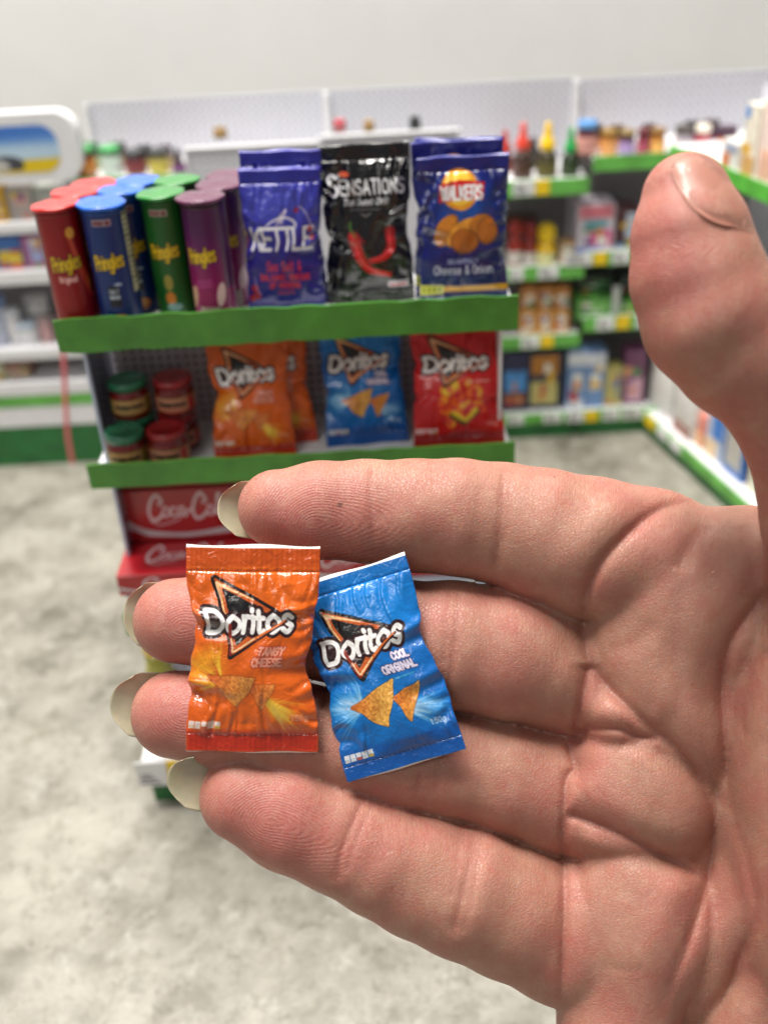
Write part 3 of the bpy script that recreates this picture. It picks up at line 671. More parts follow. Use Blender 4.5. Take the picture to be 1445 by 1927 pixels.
def tortilla_art(w, kind):
    """kind: orange / blue / red"""
    h = int(w*1.55); base = dict(orange=(.855,.355,.035), blue=(.0,.38,.70), red=(.78,.05,.08))[kind]
    c = Cv(w, h, base); L = h/w
    if kind == 'orange':
        c.glow(.55, .40, .6, .35, (.90,.41,.05), .8); c.glow(.5, 1.1, .5, .3, (.90,.41,.05), .7)
        c.rect(0, 0, 1, .14, (.78,.28,.04), .45, soft=w*.01); c.rect(0, L-.16, 1, L, (.70,.13,.05), .85, soft=w*.05)
        c.glow(.14, .88, .16, .14, (.94,.68,.12), .7); c.rays(.28, 1.0, .02, .36, 2.6, 4.6, 34, (.96,.76,.22), .6, 2, .035)
        c.rays(.60, 1.12, .05, .36, .1, 1.1, 26, (.96,.76,.24), .65, 5, .035); c.glow(.72, 1.24, .09, .06, (.98,.83,.30), .8, ang=.5)
        c.rays(.28, 1.0, .02, .30, 2.9, 4.4, 16, (.75,.28,.04), .6, 12, .02)
        big = [(.15,.945),(.60,.955),(.375,1.215)]; small = [(.47,1.02),(.735,1.01),(.575,1.225)]; tone = (.88,.56,.24)
    elif kind == 'blue':
        c.glow(.55, .3, .6, .35, (.02,.53,.86), .8); c.glow(.4, 1.0, .5, .4, (.0,.47,.78), .6)
        c.rect(0, L-.22, 1, L, (0,.25,.55), .55, soft=w*.05)
        c.rays(.30, 1.02, .05, .38, 2.4, 4.7, 40, (.70,.84,.94), .38, 3, .025); c.rays(.62, 1.1, .05, .38, -.1, .9, 34, (.70,.84,.94), .38, 6, .025)
        c.glow(.16, .98, .16, .07, (.8,.9,1), .55); c.glow(.83, 1.14, .13, .05, (.8,.9,1), .45, ang=.3)
        big = [(.175,.995),(.63,.845),(.465,1.245)]; small = [(.55,1.0),(.83,.93),(.655,1.24)]; tone = (.90,.66,.30)
    else:
        c.glow(.5, .5, .6, .5, (.86,.08,.10), .8); c.rect(0, L-.18, 1, L, (.5,.02,.05), .6, soft=w*.06)
        r = np.random.default_rng(8)
        for k in range(90):
            a, q = r.random()*6.3, .30*r.random()**.6; col = [(.98,.66,.12),(.93,.40,.10),(.98,.85,.25),(.80,.12,.18),(.88,.25,.35)][r.integers(5)]
            c.ellipse(.53+q*cos(a)*.85, 1.0+q*sin(a), .03+.03*r.random(), .02+.03*r.random(), col, .75, 4, r.random()*3)
        c.stroke([(.42,1.16),(.55,1.26),(.72,1.12)], .05, (.25,.30,.05), .8, 4); c.stroke([(.46,1.14),(.58,1.22),(.70,1.10)], .05, (.95,.85,.20), .9, 3)
        big = small = None
    if big:
        for p, sd in ((small, 4), (big, 9)): chip(c, p, sd, tone)
    # triangle mark, lettering across it
    lx = .0; T = np.array([(.215,.235),(.735,.505),(.35,.80)])
    cen = T.mean(0)
    c.poly(T, (.06,.03,.04), 1, 1.2, grow=.030)
    c.poly(T, (.80,.36,.12), 1, 1.2, grow=.006)
    c.stroke([T[0]+(.015,.03), T[0]*.45+T[1]*.55], .022, (.98,.86,.66), .9, 3, taper=(1.2,.4))
    c.stroke([T[0]+(.02,.05), T[0]*.5+T[2]*.5], .020, (.98,.80,.58), .9, 3, taper=(1.3,.4))
    inn = cen+(T-cen)*.70; c.poly(inn+np.array([.0, -.004]), (.05,.05,.05), 1, 1.2, grow=.01)
    yb = .635; hh = .168
    dark = (.17,.03,.05)
    G = []
    xs = [('D', .115, .135, 1.0), ('o', .285, .115, 1.08), ('r', .415, .085, 1.08), ('i', .490, .05, 1.08), ('t', .525, .085, .95), ('o', .618, .115, 1.08), ('s', .745, .095, 1.08)]
    for ch, x, wd_, sc_ in xs:
        for st in GL[ch].split('|'):
            cur = st[0] == '~'; P = np.array([tuple(map(float, q.split(','))) for q in st.lstrip('~').split()])
            if cur: P = catmull(P, 5)
            if ch == 'D': P[:, 0] = P[:, 0]*.98
            G.append(np.stack([x+P[:, 0]*wd_, yb-P[:, 1]*hh*(1 if ch == 'D' else sc_)-(x-.1)*.035], 1))
    c.rect(.13, .485, .24, .625, dark)
    for q in G: c.stroke(q, .090, dark, 1, 1.3)
    for q in G: c.stroke(q, .038, (.97,.96,.95), 1, 1.0)
    # the mark's legs cross in front of the letters
    c.stroke([(.345,.785),(.44,.735),(.775,.54)], .044, dark, 1, 1.2, taper=(1.1,.5)); c.stroke([(.345,.78),(.46,.71),(.765,.535)], .026, (.86,.42,.14), 1, 1.2, taper=(1.2,.5)); c.stroke([(.36,.77),(.52,.67)], .012, (.99,.88,.70), .9, 2)
    c.stroke([(.305,.575),(.340,.785)], .030, (.55,.16,.10), 1, 1.2); c.stroke([(.325,.675),(.348,.77)], .014, (.99,.85,.66), .9, 2)
    tc_ = dict(orange=(.93,.62,.52), blue=(.90,.86,.93), red=(.95,.65,.6))[kind]
    if kind == 'orange': c.text('TANGY', .575, .795, .058, .018, tc_, .95, width=.215, outline=((.70,.22,.10), .006)); c.text('CHEESE', .545, .878, .058, .018, tc_, .95, width=.245, outline=((.70,.22,.10), .006))
    elif kind == 'blue': c.text('COOL', .68, .735, .055, .018, tc_, .95, width=.15, outline=((.10,.10,.35), .006)); c.text('ORIGINAL', .55, .825, .058, .018, tc_, .95, width=.30, outline=((.10,.10,.35), .006)); c.stroke([(.62,.875),(.80,.87)], .012, (.3,.65,.75), .7)
    else: c.text('CHILLI HEATWAVE', .60, .78, .03, .010, tc_, .9, width=.26); c.stroke([(.66,.84),(.84,.835)], .01, tc_, .6)
    # traffic-light panel
    y0 = L-.235 if kind != 'blue' else L-.20
    x0 = .015 if kind != 'blue' else .03
    for k, col in enumerate([(.88,.84,.80),(.93,.90,.88),(.80,.35,.25),(.93,.90,.88),(.85,.70,.30)]):
        c.rect(x0+k*.05, y0, x0+.044+k*.05, y0+.035, (.93,.90,.90), .9); c.rect(x0+k*.05, y0+.036, x0+.044+k*.05, y0+.058, col, .9)
    c.text('150g', .80, L-.255, .040, .012, (.75,.8,.9) if kind == 'blue' else tc_, .75)
    if kind != 'red': c.a += (c.noise(.02, 3, 4)+.018*(np.sin(c.X*2.1)*np.sin(c.Y*2.1)))[..., None]     # halftone of the print
    return c
def kettle_art(w):
    h = int(w*1.52); c = Cv(w, h, (.14,.13,.60)); L = h/w
    c.glow(.5, .35, .6, .3, (.30,.33,.74), .8); c.glow(.5, 1.1, .7, .5, (.12,.07,.46), .8)
    c.rect(0, 0, 1, .16, (.16,.18,.62), .6, w*.02)
    for k in range(5): c.stroke(catmull([(.42+.02*k,.56-.03*k),(.50,.46+.02*k),(.56,.40)], 5), .03, (.85,.80,.86), .5, 4)
    c.stroke(catmull([(.14,.65),(.35,.52),(.55,.47),(.68,.53),(.64,.63)], 6), .03, (.92,.90,.94), .95, 2, taper=(.4,1.2))
    c.text('KETTLE', .07, .80, .22, .036, (.95,.94,.96), width=.85, gap=.14, outline=((.28,.28,.60), .008))
    c.text('Sea Salt &', .27, 1.03, .10, .02, (.75,.15,.32), width=.46, slant=.15)
    c.text('BALSAMIC VINEGAR', .18, 1.13, .06, .017, (.80,.12,.28), width=.66)
    c.text('OF MODENA', .30, 1.22, .06, .017, (.80,.12,.28), width=.40)
    c.text('CRISPS', .40, 1.29, .03, .01, (.70,.15,.35), width=.22)
    for x, y, r_ in ((.10,1.22,.05),(.13,1.30,.05),(.06,1.33,.045),(.88,.60,.035),(.91,.68,.035),(.70,.40,.03)): c.ellipse(x, y, r_, r_*.9, (.70,.10,.18), .9, 3)
    c.stroke([(.09,1.1),(.12,1.2),(.17,1.3)], .015, (.7,.65,.8), .8); c.stroke([(.74,.36),(.84,.44),(.92,.60)], .02, (.8,.75,.85), .7)
    c.stroke([(.22,1.39),(.78,1.385)], .008, (.6,.5,.6), .5)
    return c
def sensations_art(w):
    h = int(w*1.55); c = Cv(w, h, (.018,.018,.022)); L = h/w
    c.ellipse(.27, .26, .06, .028, (.90,.35,.15), .9, 2)
    c.text('S', .07, .46, .19, .026, (.90,.90,.92), outline=((.1,.1,.1), .004)); c.text('ENSATIONS', .21, .455, .135, .020, (.92,.92,.93), width=.72, gap=.2)
    c.text('Thai Sweet Chilli', .24, .555, .060, .010, (.85,.85,.86), width=.52)
    c.stroke([(.32,.60),(.68,.60)], .006, (.7,.7,.7), .8); c.stroke([(.45,.64),(.50,.67),(.55,.64)], .01, (.7,.7,.7), .8)
    for A, w0 in (([(.78,.84),(.76,.98),(.66,1.08),(.46,1.12)], .15), ([(.31,.88),(.38,1.05),(.50,1.20),(.72,1.26)], .17)):
        c.stroke(catmull(A, 8), w0, (.30,.01,.02), 1, 3, taper=(1.05,.35)); c.stroke(catmull(A, 8), w0*.8, (.72,.03,.05), 1, 4, taper=(1,.35)); c.stroke(catmull(np.array(A)+(-.012,-.012), 8), w0*.16, (.95,.35,.35), .8, 3, taper=(1,.2))
    c.stroke(catmull([(.33,.86),(.30,.80),(.31,.72)], 6), .025, (.25,.45,.12), 1, 2); c.stroke(catmull([(.30,.95),(.36,.86),(.44,.92)], 6), .02, (.6,.06,.06), .9, 3)
    c.rect(.70, 1.33, .93, 1.40, (.80,.78,.80), .9); c.rect(.72, 1.36, .91, 1.385, (.75,.25,.25), .8); c.text('150g', .12, L-.09, .035, .01, (.7,.7,.7), .7)
    return c
def walkers_art(w):
    h = int(w*1.58); c = Cv(w, h, (.02,.07,.40)); L = h/w
    c.glow(.5, .55, .35, .35, (.05,.32,.66), .9); c.rect(0, 0, 1, .12, (.09,.11,.50), .7, w*.02)
    c.ellipse(.46, .32, .21, .21, (.94,.62,.10)); c.ellipse(.46, .31, .17, .17, (.98,.80,.25), .9, 6)
    c.poly([(.24,.26),(.46,.22),(.74,.25),(.72,.43),(.46,.42),(.22,.45)], (.82,.08,.10), 1, 1.2)
    c.text('WALKERS', .26, .415, .13, .03, (.96,.95,.95), width=.45, gap=.18)
    for x, y, rx, ry, a, col in [(.5+(x-.5)*1.12, y, rx*1.18, ry*1.15, a, col) for x, y, rx, ry, a, col in ((.30,.74,.17,.10,-.9,(.82,.50,.12)),(.47,.76,.20,.09,-.6,(.92,.62,.18)),(.70,.72,.15,.12,.5,(.86,.52,.12)),(.74,.76,.11,.13,-.2,(.78,.44,.08)),(.50,.86,.15,.12,.2,(.72,.40,.06)))]:
        c.ellipse(x, y, rx, ry, tuple(q*.7 for q in col), 1, 3, a); c.ellipse(x-.008, y-.012, rx*.9, ry*.86, col, 1, 5, a)
    c.text('DELIGHTFULLY', .32, 1.10, .045, .011, (.65,.70,.85), width=.36)
    c.text('Cheese & Onion', .16, 1.22, .095, .014, (.86,.88,.93), width=.68, gap=.16); c.stroke([(.24,1.27),(.76,1.268)], .008, (.6,.65,.8), .7)
    c.rect(.0, 1.36, 1, 1.43, (.90,.66,.08)); c.rect(0, 1.345, .27, 1.455, (.88,.86,.40), 1)
    for k in range(4): c.ellipse(.04+.06*k, 1.40, .02, .04, (.55,.60,.15), .8)
    c.text('GREAT TASTE', .05, 1.52, .03, .01, (.8,.8,.9), width=.22)
    return c
def tube_art(w, kind):
    """wrap-around print of a stacked-crisp tube; the mascot's place is left plain"""
    base = dict(red=(.56,.02,.06), blue=(.01,.17,.42), green=(.08,.33,.10), purple=(.40,.03,.36))[kind]
    c = Cv(w, int(w*.88), base); L = c.h/w; cx = .5
    if kind == 'purple': c.glow(.5, .75, .5, .35, (.56,.02,.32), .9); c.glow(.5, .1, .5, .2, (.26,.02,.27), .8)
    if kind == 'red': c.stroke(catmull([(.56,.18),(.60,.38),(.64,.52),(.68,.60)], 6), .055, (.86,.36,.22), .75, 8, taper=(.5,1.6)); c.ellipse(.68, .53, .035, .055, (.86,.55,.18), .9, 3); c.ellipse(.575, .16, .035, .04, (.92,.70,.25), .9, 4)
    if kind in ('blue', 'green'):
        c.rect(.43, .07, .57, .115, (.80,.70,.70), .85); c.text('WITHOUT MSG', .44, .107, .025, .006, (.45,.1,.12), width=.12)
    # nutrition side panel
    pc = (.88,.86,.70) if kind == 'blue' else tuple(q*.75 for q in base)
    c.rect(.665, .02, .80, .62, pc, .95)
    for k in range(14 if kind == 'blue' else 0): c.stroke([(.675, .06+k*.038), (.785-(k*37 % 5)*.012, .06+k*.038)], .008 if k % 4 else .016, (.2,.2,.18), .75)
    c.rect(.20, .02, .33, .60, (.10,.10,.12) if kind == 'blue' else tuple(q*.6 for q in base), .7)
    y = .43
    c.text('Pringles', .395, y, .10, .026, (.25,.10,.08), width=.22, gap=.12, rise=.12)
    c.text('Pringles', .395, y, .10, .013, (.90,.76,.12), width=.22, gap=.12, rise=.12)
    if kind == 'red': c.text('Original', .43, .505, .042, .008, (.95,.75,.72), width=.13)
    if kind == 'purple':
        for k in range(3): c.stroke([(.43,.56+k*.022),(.56,.545+k*.022)], .007, (.80,.35,.65), .8)
        c.ellipse(.385, .68, .04, .09, (.86,.80,.55), .8, 8, .3); c.ellipse(.62, .66, .035, .09, (.93,.85,.80), .9, 6, .2); c.rect(.44, .745, .60, L, (.66,.62,.55), .95, 3)
    if kind == 'blue':
        c.rect(.455, .545, .545, .70, (.05,.08,.14)); c.text('SALT', .465, .60, .028, .006, (.75,.8,.85), width=.07); c.text('VINEGAR', .462, .64, .022, .005, (.75,.8,.85), width=.075)
        c.ellipse(.50, .805, .085, .05, (.72,.36,.10), 1, 3, -.1); c.ellipse(.495, .795, .07, .035, (.90,.58,.25), 1, 5, -.1)
        c.ellipse(.54, .535, .03, .012, (.8,.85,.9), .8)
    if kind == 'green':
        c.ellipse(.50, .60, .035, .06, (.80,.62,.25), .7, 5); c.ellipse(.50, .72, .04, .05, (.86,.48,.18), .9, 4); c.ellipse(.52, .785, .06, .03, (.55,.68,.72), .8, 4)
    return c
def cola_art(w, top=False):
    c = Cv(w, int(w*.26), (.74,.12,.17) if top else (.72,.04,.09)); L = c.h/w  # top face gets a lighter red, painted in as light falling on it
    if not top: c.poly(list(map(tuple, catmull([(0,.14),(.12,.20),(.35,.225),(.62,.20),(1,.13)], 6)))+[(1,.165),(.62,.235),(.35,.25),(.12,.235),(0,.19)], (.86,.85,.88))
    def script(t, x, ws, hh, wd):
        pass
    Wt = (.93,.88,.90)
    S = lambda pts, wd=.011: c.stroke(catmull(pts, 6), wd, Wt, 1, 1.1)
    for ox in (.14, .405):      # a flowing capital C, then o c a / o l a
        S([(ox+.095,.055),(ox+.070,.022),(ox+.035,.045),(ox+.008,.105),(ox+.022,.150),(ox+.060,.145),(ox+.085,.125)], .017)
        S([(ox+.095,.055),(ox+.085,.075),(ox+.070,.06)], .010)
    def o_(x): S([(x+.02,.085),(x+.002,.105),(x+.008,.135),(x+.03,.130),(x+.038,.105),(x+.02,.085)], .012)
    def c_(x): S([(x+.034,.092),(x+.014,.092),(x+.004,.118),(x+.018,.138),(x+.042,.125)], .012)
    def a_(x): S([(x+.034,.092),(x+.012,.092),(x+.004,.118),(x+.016,.136),(x+.034,.11),(x+.036,.090)], .012); S([(x+.038,.088),(x+.034,.125),(x+.046,.136),(x+.060,.120)], .011)
    o_(.232); c_(.275); a_(.32); o_(.50)
    S([(.545,.130),(.565,.085),(.585,.035),(.573,.03),(.560,.085),(.560,.130),(.578,.134)], .012); a_(.59)
    S([(.372,.110),(.40,.104)], .012)
    S([(.15,.155),(.20,.178),(.28,.165),(.33,.150)], .006)
    c.text('24 x 330ml', .70, .09, .028, .006, Wt, width=.16)
    return c
def jar_art(w, green):
    c = Cv(w, int(w*.34), (.78,.62,.38) if green else (.78,.55,.42)); L = c.h/w
    c.rect(0, 0, 1, .03, (.45,.30,.12)); c.rect(0, L-.035, 1, L, (.50,.36,.12) if green else (.65,.16,.10))
    for x in (.5, 0, 1): c.text('DORITOS', x-.115, .20, .075, .022, (.14,.07,.05), width=.23)
    c.stroke([(.40,.235),(.60,.235)], .014, (.25,.4,.12) if green else (.7,.15,.1))
    c.rect(.64, .04, .70, .30, (.42,.45,.12) if green else (.75,.12,.14)); c.rect(.30, .04, .345, .30, (.42,.45,.12) if green else (.75,.12,.14))
    return c
def printed(name, cv, rough=.3, coat=.6, bump=.006, bscale=14, coatr=.08, gain=1.0, weave=0):
    m, nt, b = newmat(name); im = cv.image(name); L_ = nt.links.new
    ti = N(nt, 'ShaderNodeTexImage'); ti.image = im; ti.interpolation = 'Cubic'; ti.extension = 'EXTEND'
    uvn = N(nt, 'ShaderNodeUVMap'); uvn.uv_map = 'UVMap'; L_(uvn.outputs[0], ti.inputs[0])
    tc = N(nt, 'ShaderNodeTexCoord')
    nz = N(nt, 'ShaderNodeTexNoise'); nz.inputs['Scale'].default_value = 3/CM; nz.inputs['Detail'].default_value = 6; L_(tc.outputs['Object'], nz.inputs['Vector'])
    hs = N(nt, 'ShaderNodeHueSaturation'); L_(ti.outputs[0], hs.inputs['Color'])
    mr = N(nt, 'ShaderNodeMapRange'); L_(nz.outputs['Fac'], mr.inputs[0]); mr.inputs[3].default_value = .86*gain; mr.inputs[4].default_value = 1.1*gain; L_(mr.outputs[0], hs.inputs['Value'])
    L_(hs.outputs[0], b.inputs['Base Color'])
    b.inputs['Roughness'].default_value = rough; b.inputs['Coat Weight'].default_value = coat; b.inputs['Coat Roughness'].default_value = coatr
    n2 = N(nt, 'ShaderNodeTexNoise'); n2.inputs['Scale'].default_value = bscale/CM; n2.inputs['Detail'].default_value = 3; n2.inputs['Distortion'].default_value = .8; L_(tc.outputs['Object'], n2.inputs['Vector'])
    bp = N(nt, 'ShaderNodeBump'); bp.inputs['Strength'].default_value = 1; bp.inputs['Distance'].default_value = bump*CM
    L_(n2.outputs['Fac'], bp.inputs['Height']); L_(bp.outputs['Normal'], b.inputs['Normal']); L_(bp.outputs['Normal'], b.inputs['Coat Normal'])
    return m
# ------------------------------------------------------------------ crisp packets: pillow of film with flat crimped seals
m_white = pm('white_card', (.78,.78,.80), .45, .05, 3, .004, 12)
m_paper = pm('paper_edge', (.80,.79,.76), .6, .05, 5)
def packet(name, W, H, D, art_mat, back_mat, seed, pinch=(), seal=(.085, .075), nu=70, nv=104, folds=14, famp=.035, label=None, cat='crisp packet', group=None, thick=.022, rim=None, crimpa=.004):
    """origin at the middle of the bottom edge, front towards -Y; pinch: (side -1/+1, v, depth as share of W, spread)"""
    r = np.random.default_rng(seed)
    root = empty(name, (0, 0, 0), 0, label, cat, group)
    u = np.linspace(0, 1, nu); v = np.linspace(0, 1, nv); U, Vv = np.meshgrid(u, v, indexing='xy')
    s0, s1 = seal[1], seal[0]
    body = np.clip((Vv-s0)/(1-s0-s1), 0, 1)
    puff = np.sin(pi*body)**.55*(1-np.abs(2*U-1)**2.4)**.75
    left = np.zeros_like(Vv); right = np.zeros_like(Vv)
    for sd, v0, dp, spv in pinch:
        g = dp*W*np.exp(-((Vv-v0)/spv)**2)
        if sd < 0: left += g
        else: right += g
    bow = .028*W*np.sin(pi*body)**1.5
    wob = .012*W*(np.sin(Vv*23+seed)+.6*np.sin(Vv*51+seed*2.1))*np.sin(pi*body)
    xl = -W/2+left+bow+wob; xr = W/2-right-bow+.8*wob*np.cos(Vv*9)
    X = xl+(xr-xl)*U; Z = Vv*H+.012*H*np.sin(U*3+seed)*0
    Yf = -D/2*puff; Yb = D/2*puff*.8
    rel = np.zeros_like(U)
    for k in range(folds):            # creases running out of the seals and the sides
        kind = r.random()
        if kind < .38: p0 = np.array([r.random(), 1-s1]); d = np.array([(r.random()-.5)*.5, -1])
        elif kind < .62: p0 = np.array([r.random(), s0]); d = np.array([(r.random()-.5)*.5, 1])
        else: p0 = np.array([r.integers(2)*1.0, .15+.7*r.random()]); d = np.array([1-2*p0[0], (r.random()-.5)*1.1])
        d = d/np.linalg.norm(d); Lk = .14+.30*r.random(); wk = .012+.02*r.random()
        a = (U-p0[0])*d[0]+(Vv-p0[1])*d[1]; q = -(U-p0[0])*d[1]+(Vv-p0[1])*d[0]; q = q+.02*np.sin(a*20+k)
        fade = np.clip(1-a/Lk, 0, 1)*(a > -.01)
        rel += famp*(.4+.6*r.random())*fade*(np.exp(-(q/wk)**2)-.8*np.exp(-((q-wk*1.8)/(wk*1.6))**2))
    for sd, v0, dp, spv in pinch:
        a = U if sd < 0 else 1-U; q = Vv-v0+.10*a
        rel -= -famp*2.0*np.exp(-(q/(spv*.35))**2)*np.clip(1-a/.42, 0, 1)
        rel += -famp*1.3*np.exp(-((q-spv*.55)/(spv*.3))**2)*np.clip(1-a/.35, 0, 1)
    for k in range(6): rel += famp*.22*np.sin(U*(7+5*k)+Vv*(11+4*k)*(-1)**k+k*2.1+seed)/(1+.5*k)
    inb = np.clip(body*14, 0, 1)*np.clip((1-body)*14, 0, 1)
    Yf = Yf+rel*(.25+.75*inb)*1.0; Yb = Yb+rel*.3*inb
    sealz = 1-inb
    crimp = crimpa*np.sin(U*W*2*pi/.075)*sealz
    bend = famp*.6*np.sin(U*5+seed)*sealz+famp*.4*np.sin(U*13+seed*1.7)*sealz
    edge = (Vv > 1-s1*.98)|(Vv < s0*.98)
    Yf = Yf+crimp+bend-thick/2; Yb = np.maximum(Yb+crimp+bend+thick/2, Yf+thick); Zb = Z.copy(); Zb[-1] += .018*H*(.7+.3*np.sin(U[-1]*9+seed)); Zb[0] -= .010*H*(.6+.4*np.sin(U[0]*7+seed))
    # stitched line of dents where the pillow meets the top seal
    Yf += .012*np.exp(-((Vv-(1-s1))/.006)**2)
    def strip(nm, j0, j1, mats):
        n = (j1-j0)*nu
        V = np.concatenate([np.stack([X[j0:j1], Yf[j0:j1], Z[j0:j1]], -1).reshape(-1, 3), np.stack([X[j0:j1], Yb[j0:j1], Zb[j0:j1]], -1).reshape(-1, 3)])
        uv = np.tile(np.stack([U[j0:j1], Vv[j0:j1]], -1).reshape(-1, 2), (2, 1))
        F_ = []; mi = []
        rows = j1-j0
        i, j = np.meshgrid(np.arange(nu-1), np.arange(rows-1), indexing='xy'); a = (j*nu+i).ravel()
        q = np.stack([a, a+1, a+1+nu, a+nu], 1); F_ += q.tolist(); mi += [0]*len(q)
        q2 = q[:, ::-1]+n; F_ += q2.tolist(); mi += [1]*len(q2)
        for j in range(rows-1):
            a = j*nu; F_.append((a, a+nu, a+nu+n, a+n)); mi.append(0)
            a = j*nu+nu-1; F_.append((a+nu, a, a+n, a+nu+n)); mi.append(0)
        for i in range(nu-1):
            F_.append((i+1, i, i+n, i+1+n)); mi.append(2)
            a = (rows-1)*nu+i; F_.append((a, a+1, a+1+n, a+n)); mi.append(2)
        return mesh(nm, V, F_, mats, root, True, mi, uv)
    jb, jt = int(round(s0*(nv-1))), int(round((1-s1)*(nv-1)))
    mats = [art_mat, back_mat, rim or back_mat]
    strip('bottom_seal', 0, jb+1, mats); strip('pouch', jb, jt+1, mats); strip('top_seal', jt, nv, mats)
    return root
def copy_tree(o, loc=None, rz=0.0, **props):
    c = o.copy(); COL.objects.link(c)
    for ch in list(o.children):
        d = ch.copy(); COL.objects.link(d); d.parent = c
        for g in list(ch.children):
            e = g.copy(); COL.objects.link(e); e.parent = d
    if loc is not None: c.location = Vector(loc)*CM; c.rotation_euler = (0, 0, rz)
    for k, v in props.items(): c[k] = v
    return c
def place(o, loc, rot): o.location = Vector(loc)*CM; o.rotation_euler = rot; return o
# the two in the hand
art_or = tortilla_art(620, 'orange'); art_bl = tortilla_art(620, 'blue'); art_re = tortilla_art(400, 'red')
P_or = printed('orange_packet_print', art_or, .28, .9, .022, 6, .07, .80); P_bl = printed('blue_packet_print', art_bl, .32, .6, .016, 8, .11, .80)
B_or = pm('orange_film', lin((.80,.30,.04)), .3, .1, 6, .01, 12, coat=.7); B_bl = pm('blue_film', lin((0,.30,.62)), .3, .1, 6, .01, 12, coat=.5)
def frame_from_corners(o, bl, br, tl, tr, W, H):
    """rest a packet so that its corners meet four points (cm, camera frame)"""
    bl, br, tl, tr = [cam2world(np.array(hp(*p))) for p in (bl, br, tl, tr)]
    x = Vector((br-bl)+(tr-tl)).normalized(); zz = Vector((tl-bl)+(tr-br)); z = (zz-x*zz.dot(x)).normalized(); y = z.cross(x)
    base = Vector((bl+br+tl+tr)/4)-z*(H/2); M_ = Matrix((x, y, z)).transposed().to_4x4(); M_.translation = base*CM; o.matrix_world = M_
    return o
def dist(p, q): return float(np.linalg.norm(hp(*p)-hp(*q)))
zo = 15.30
c_or = ((345,1410,zo), (593,1417,zo), (358,1031,zo-.22), (608,1031,zo-.22))
W1 = (dist(c_or[0], c_or[1])+dist(c_or[2], c_or[3]))/2; H1 = (dist(c_or[0], c_or[2])+dist(c_or[1], c_or[3]))/2
hand_orange = packet('crisp_packet', W1, H1, .34, P_or, B_or, 3, pinch=((1,.42,.075,.13),(-1,.62,.055,.10),(1,.68,.02,.08),(-1,.30,.01,.10)), nu=130, nv=200, folds=30, famp=.046, seal=(.115,.085),
   rim=m_paper, crimpa=.0022, label='orange tortilla chip packet held upright on the fingertips, left of the blue one')
frame_from_corners(hand_orange, *c_or, W1, H1)
zb = 15.46
c_bl = ((650,1478,zb+.02), (871,1405,zb-.20), (549,1106,zb+.10), (768,1048,zb-.14))
W2 = (dist(c_bl[0], c_bl[1])+dist(c_bl[2], c_bl[3]))/2; H2 = (dist(c_bl[0], c_bl[2])+dist(c_bl[1], c_bl[3]))/2
hand_blue = packet('crisp_packet', W2, H2, .26, P_bl, B_bl, 11, pinch=((1,.36,-.02,.10),(-1,.50,.04,.10),(1,.60,.045,.10)), nu=130, nv=200, folds=26, famp=.036, seal=(.07,.07),
   rim=m_paper, crimpa=.0012, label='blue tortilla chip packet tilted across the palm side of the fingers')
frame_from_corners(hand_blue, *c_bl, W2, H2)
# ------------------------------------------------------------------ shelving
def green(name, c, r=.45): return pm(name, c, r, .22, 1.2, .006, 6, coat=.15)
m_lip = green('green_shelf_strip', lin((.29,.54,.19))); m_lipf = green('bright_green_strip', lin((.36,.72,.26))); m_kick = green('dark_green_kick', lin((.10,.40,.18)))
m_tagw = pm('white_price_ticket', (.80,.80,.80), .5, .05, 5); m_tagy = pm('yellow_price_ticket', lin((.95,.80,.10)), .5, .05, 5); m_ink = pm('ticket_ink', (.05,.05,.06), .6, .1, 5)
m_board = pm('pegboard_white', (.66,.66,.72), .5, .04, 4); m_boardd = pm('pegboard_grey', (.60,.57,.62), .5, .05, 4); m_hole = pm('hole_dark', (.07,.065,.075), .8, .1, 4)
def pegboard_mesh(x0, x1, z0, z1, Y, th, pitch, hole, mats, name, parent, facing=-1):
    """sheet with real square-ish holes, backed by a dark web behind them"""
    nx = max(1, int((x1-x0)/pitch)); nz = max(1, int((z1-z0)/pitch)); px = (x1-x0)/nx; pz = (z1-z0)/nz
    V = []; F_ = []; mi = []
    gx = [x0]; gz = [z0]
    for i in range(nx): gx += [x0+(i+.5)*px-hole/2, x0+(i+.5)*px+hole/2]
    for k in range(nz): gz += [z0+(k+.5)*pz-hole/2, z0+(k+.5)*pz+hole/2]
    gx.append(x1); gz.append(z1); NX, NZ = len(gx), len(gz)
    for layer in (0, 1):
        for z in gz:
            for x in gx: V.append((x, Y+(th if layer else 0), z))
    nL = NX*NZ; I = lambda l, i, k: l*nL+k*NX+i
    for k in range(NZ-1):
        for i in range(NX-1):
            if i % 2 and k % 2:      # a hole: its four walls and the dark web at the back
                F_ += [(I(0,i,k), I(0,i+1,k), I(1,i+1,k), I(1,i,k)), (I(0,i+1,k), I(0,i+1,k+1), I(1,i+1,k+1), I(1,i+1,k)), (I(0,i+1,k+1), I(0,i,k+1), I(1,i,k+1), I(1,i+1,k+1)), (I(0,i,k+1), I(0,i,k), I(1,i,k), I(1,i,k+1)), (I(1,i,k), I(1,i+1,k), I(1,i+1,k+1), I(1,i,k+1))]; mi += [1]*5
            else:
                F_.append((I(0,i,k), I(0,i+1,k), I(0,i+1,k+1), I(0,i,k+1))); mi.append(0)
                F_.append((I(1,i,k+1), I(1,i+1,k+1), I(1,i+1,k), I(1,i,k))); mi.append(0)
    b = [(0, 0, NX-1, 0), (NX-1, 0, NX-1, NZ-1), (NX-1, NZ-1, 0, NZ-1), (0, NZ-1, 0, 0)]
    for i0, k0, i1, k1 in b: F_.append((I(0,i1,k1), I(0,i0,k0), I(1,i0,k0), I(1,i1,k1))); mi.append(0)
    return mesh(name, V, F_, mats, parent, False, mi)
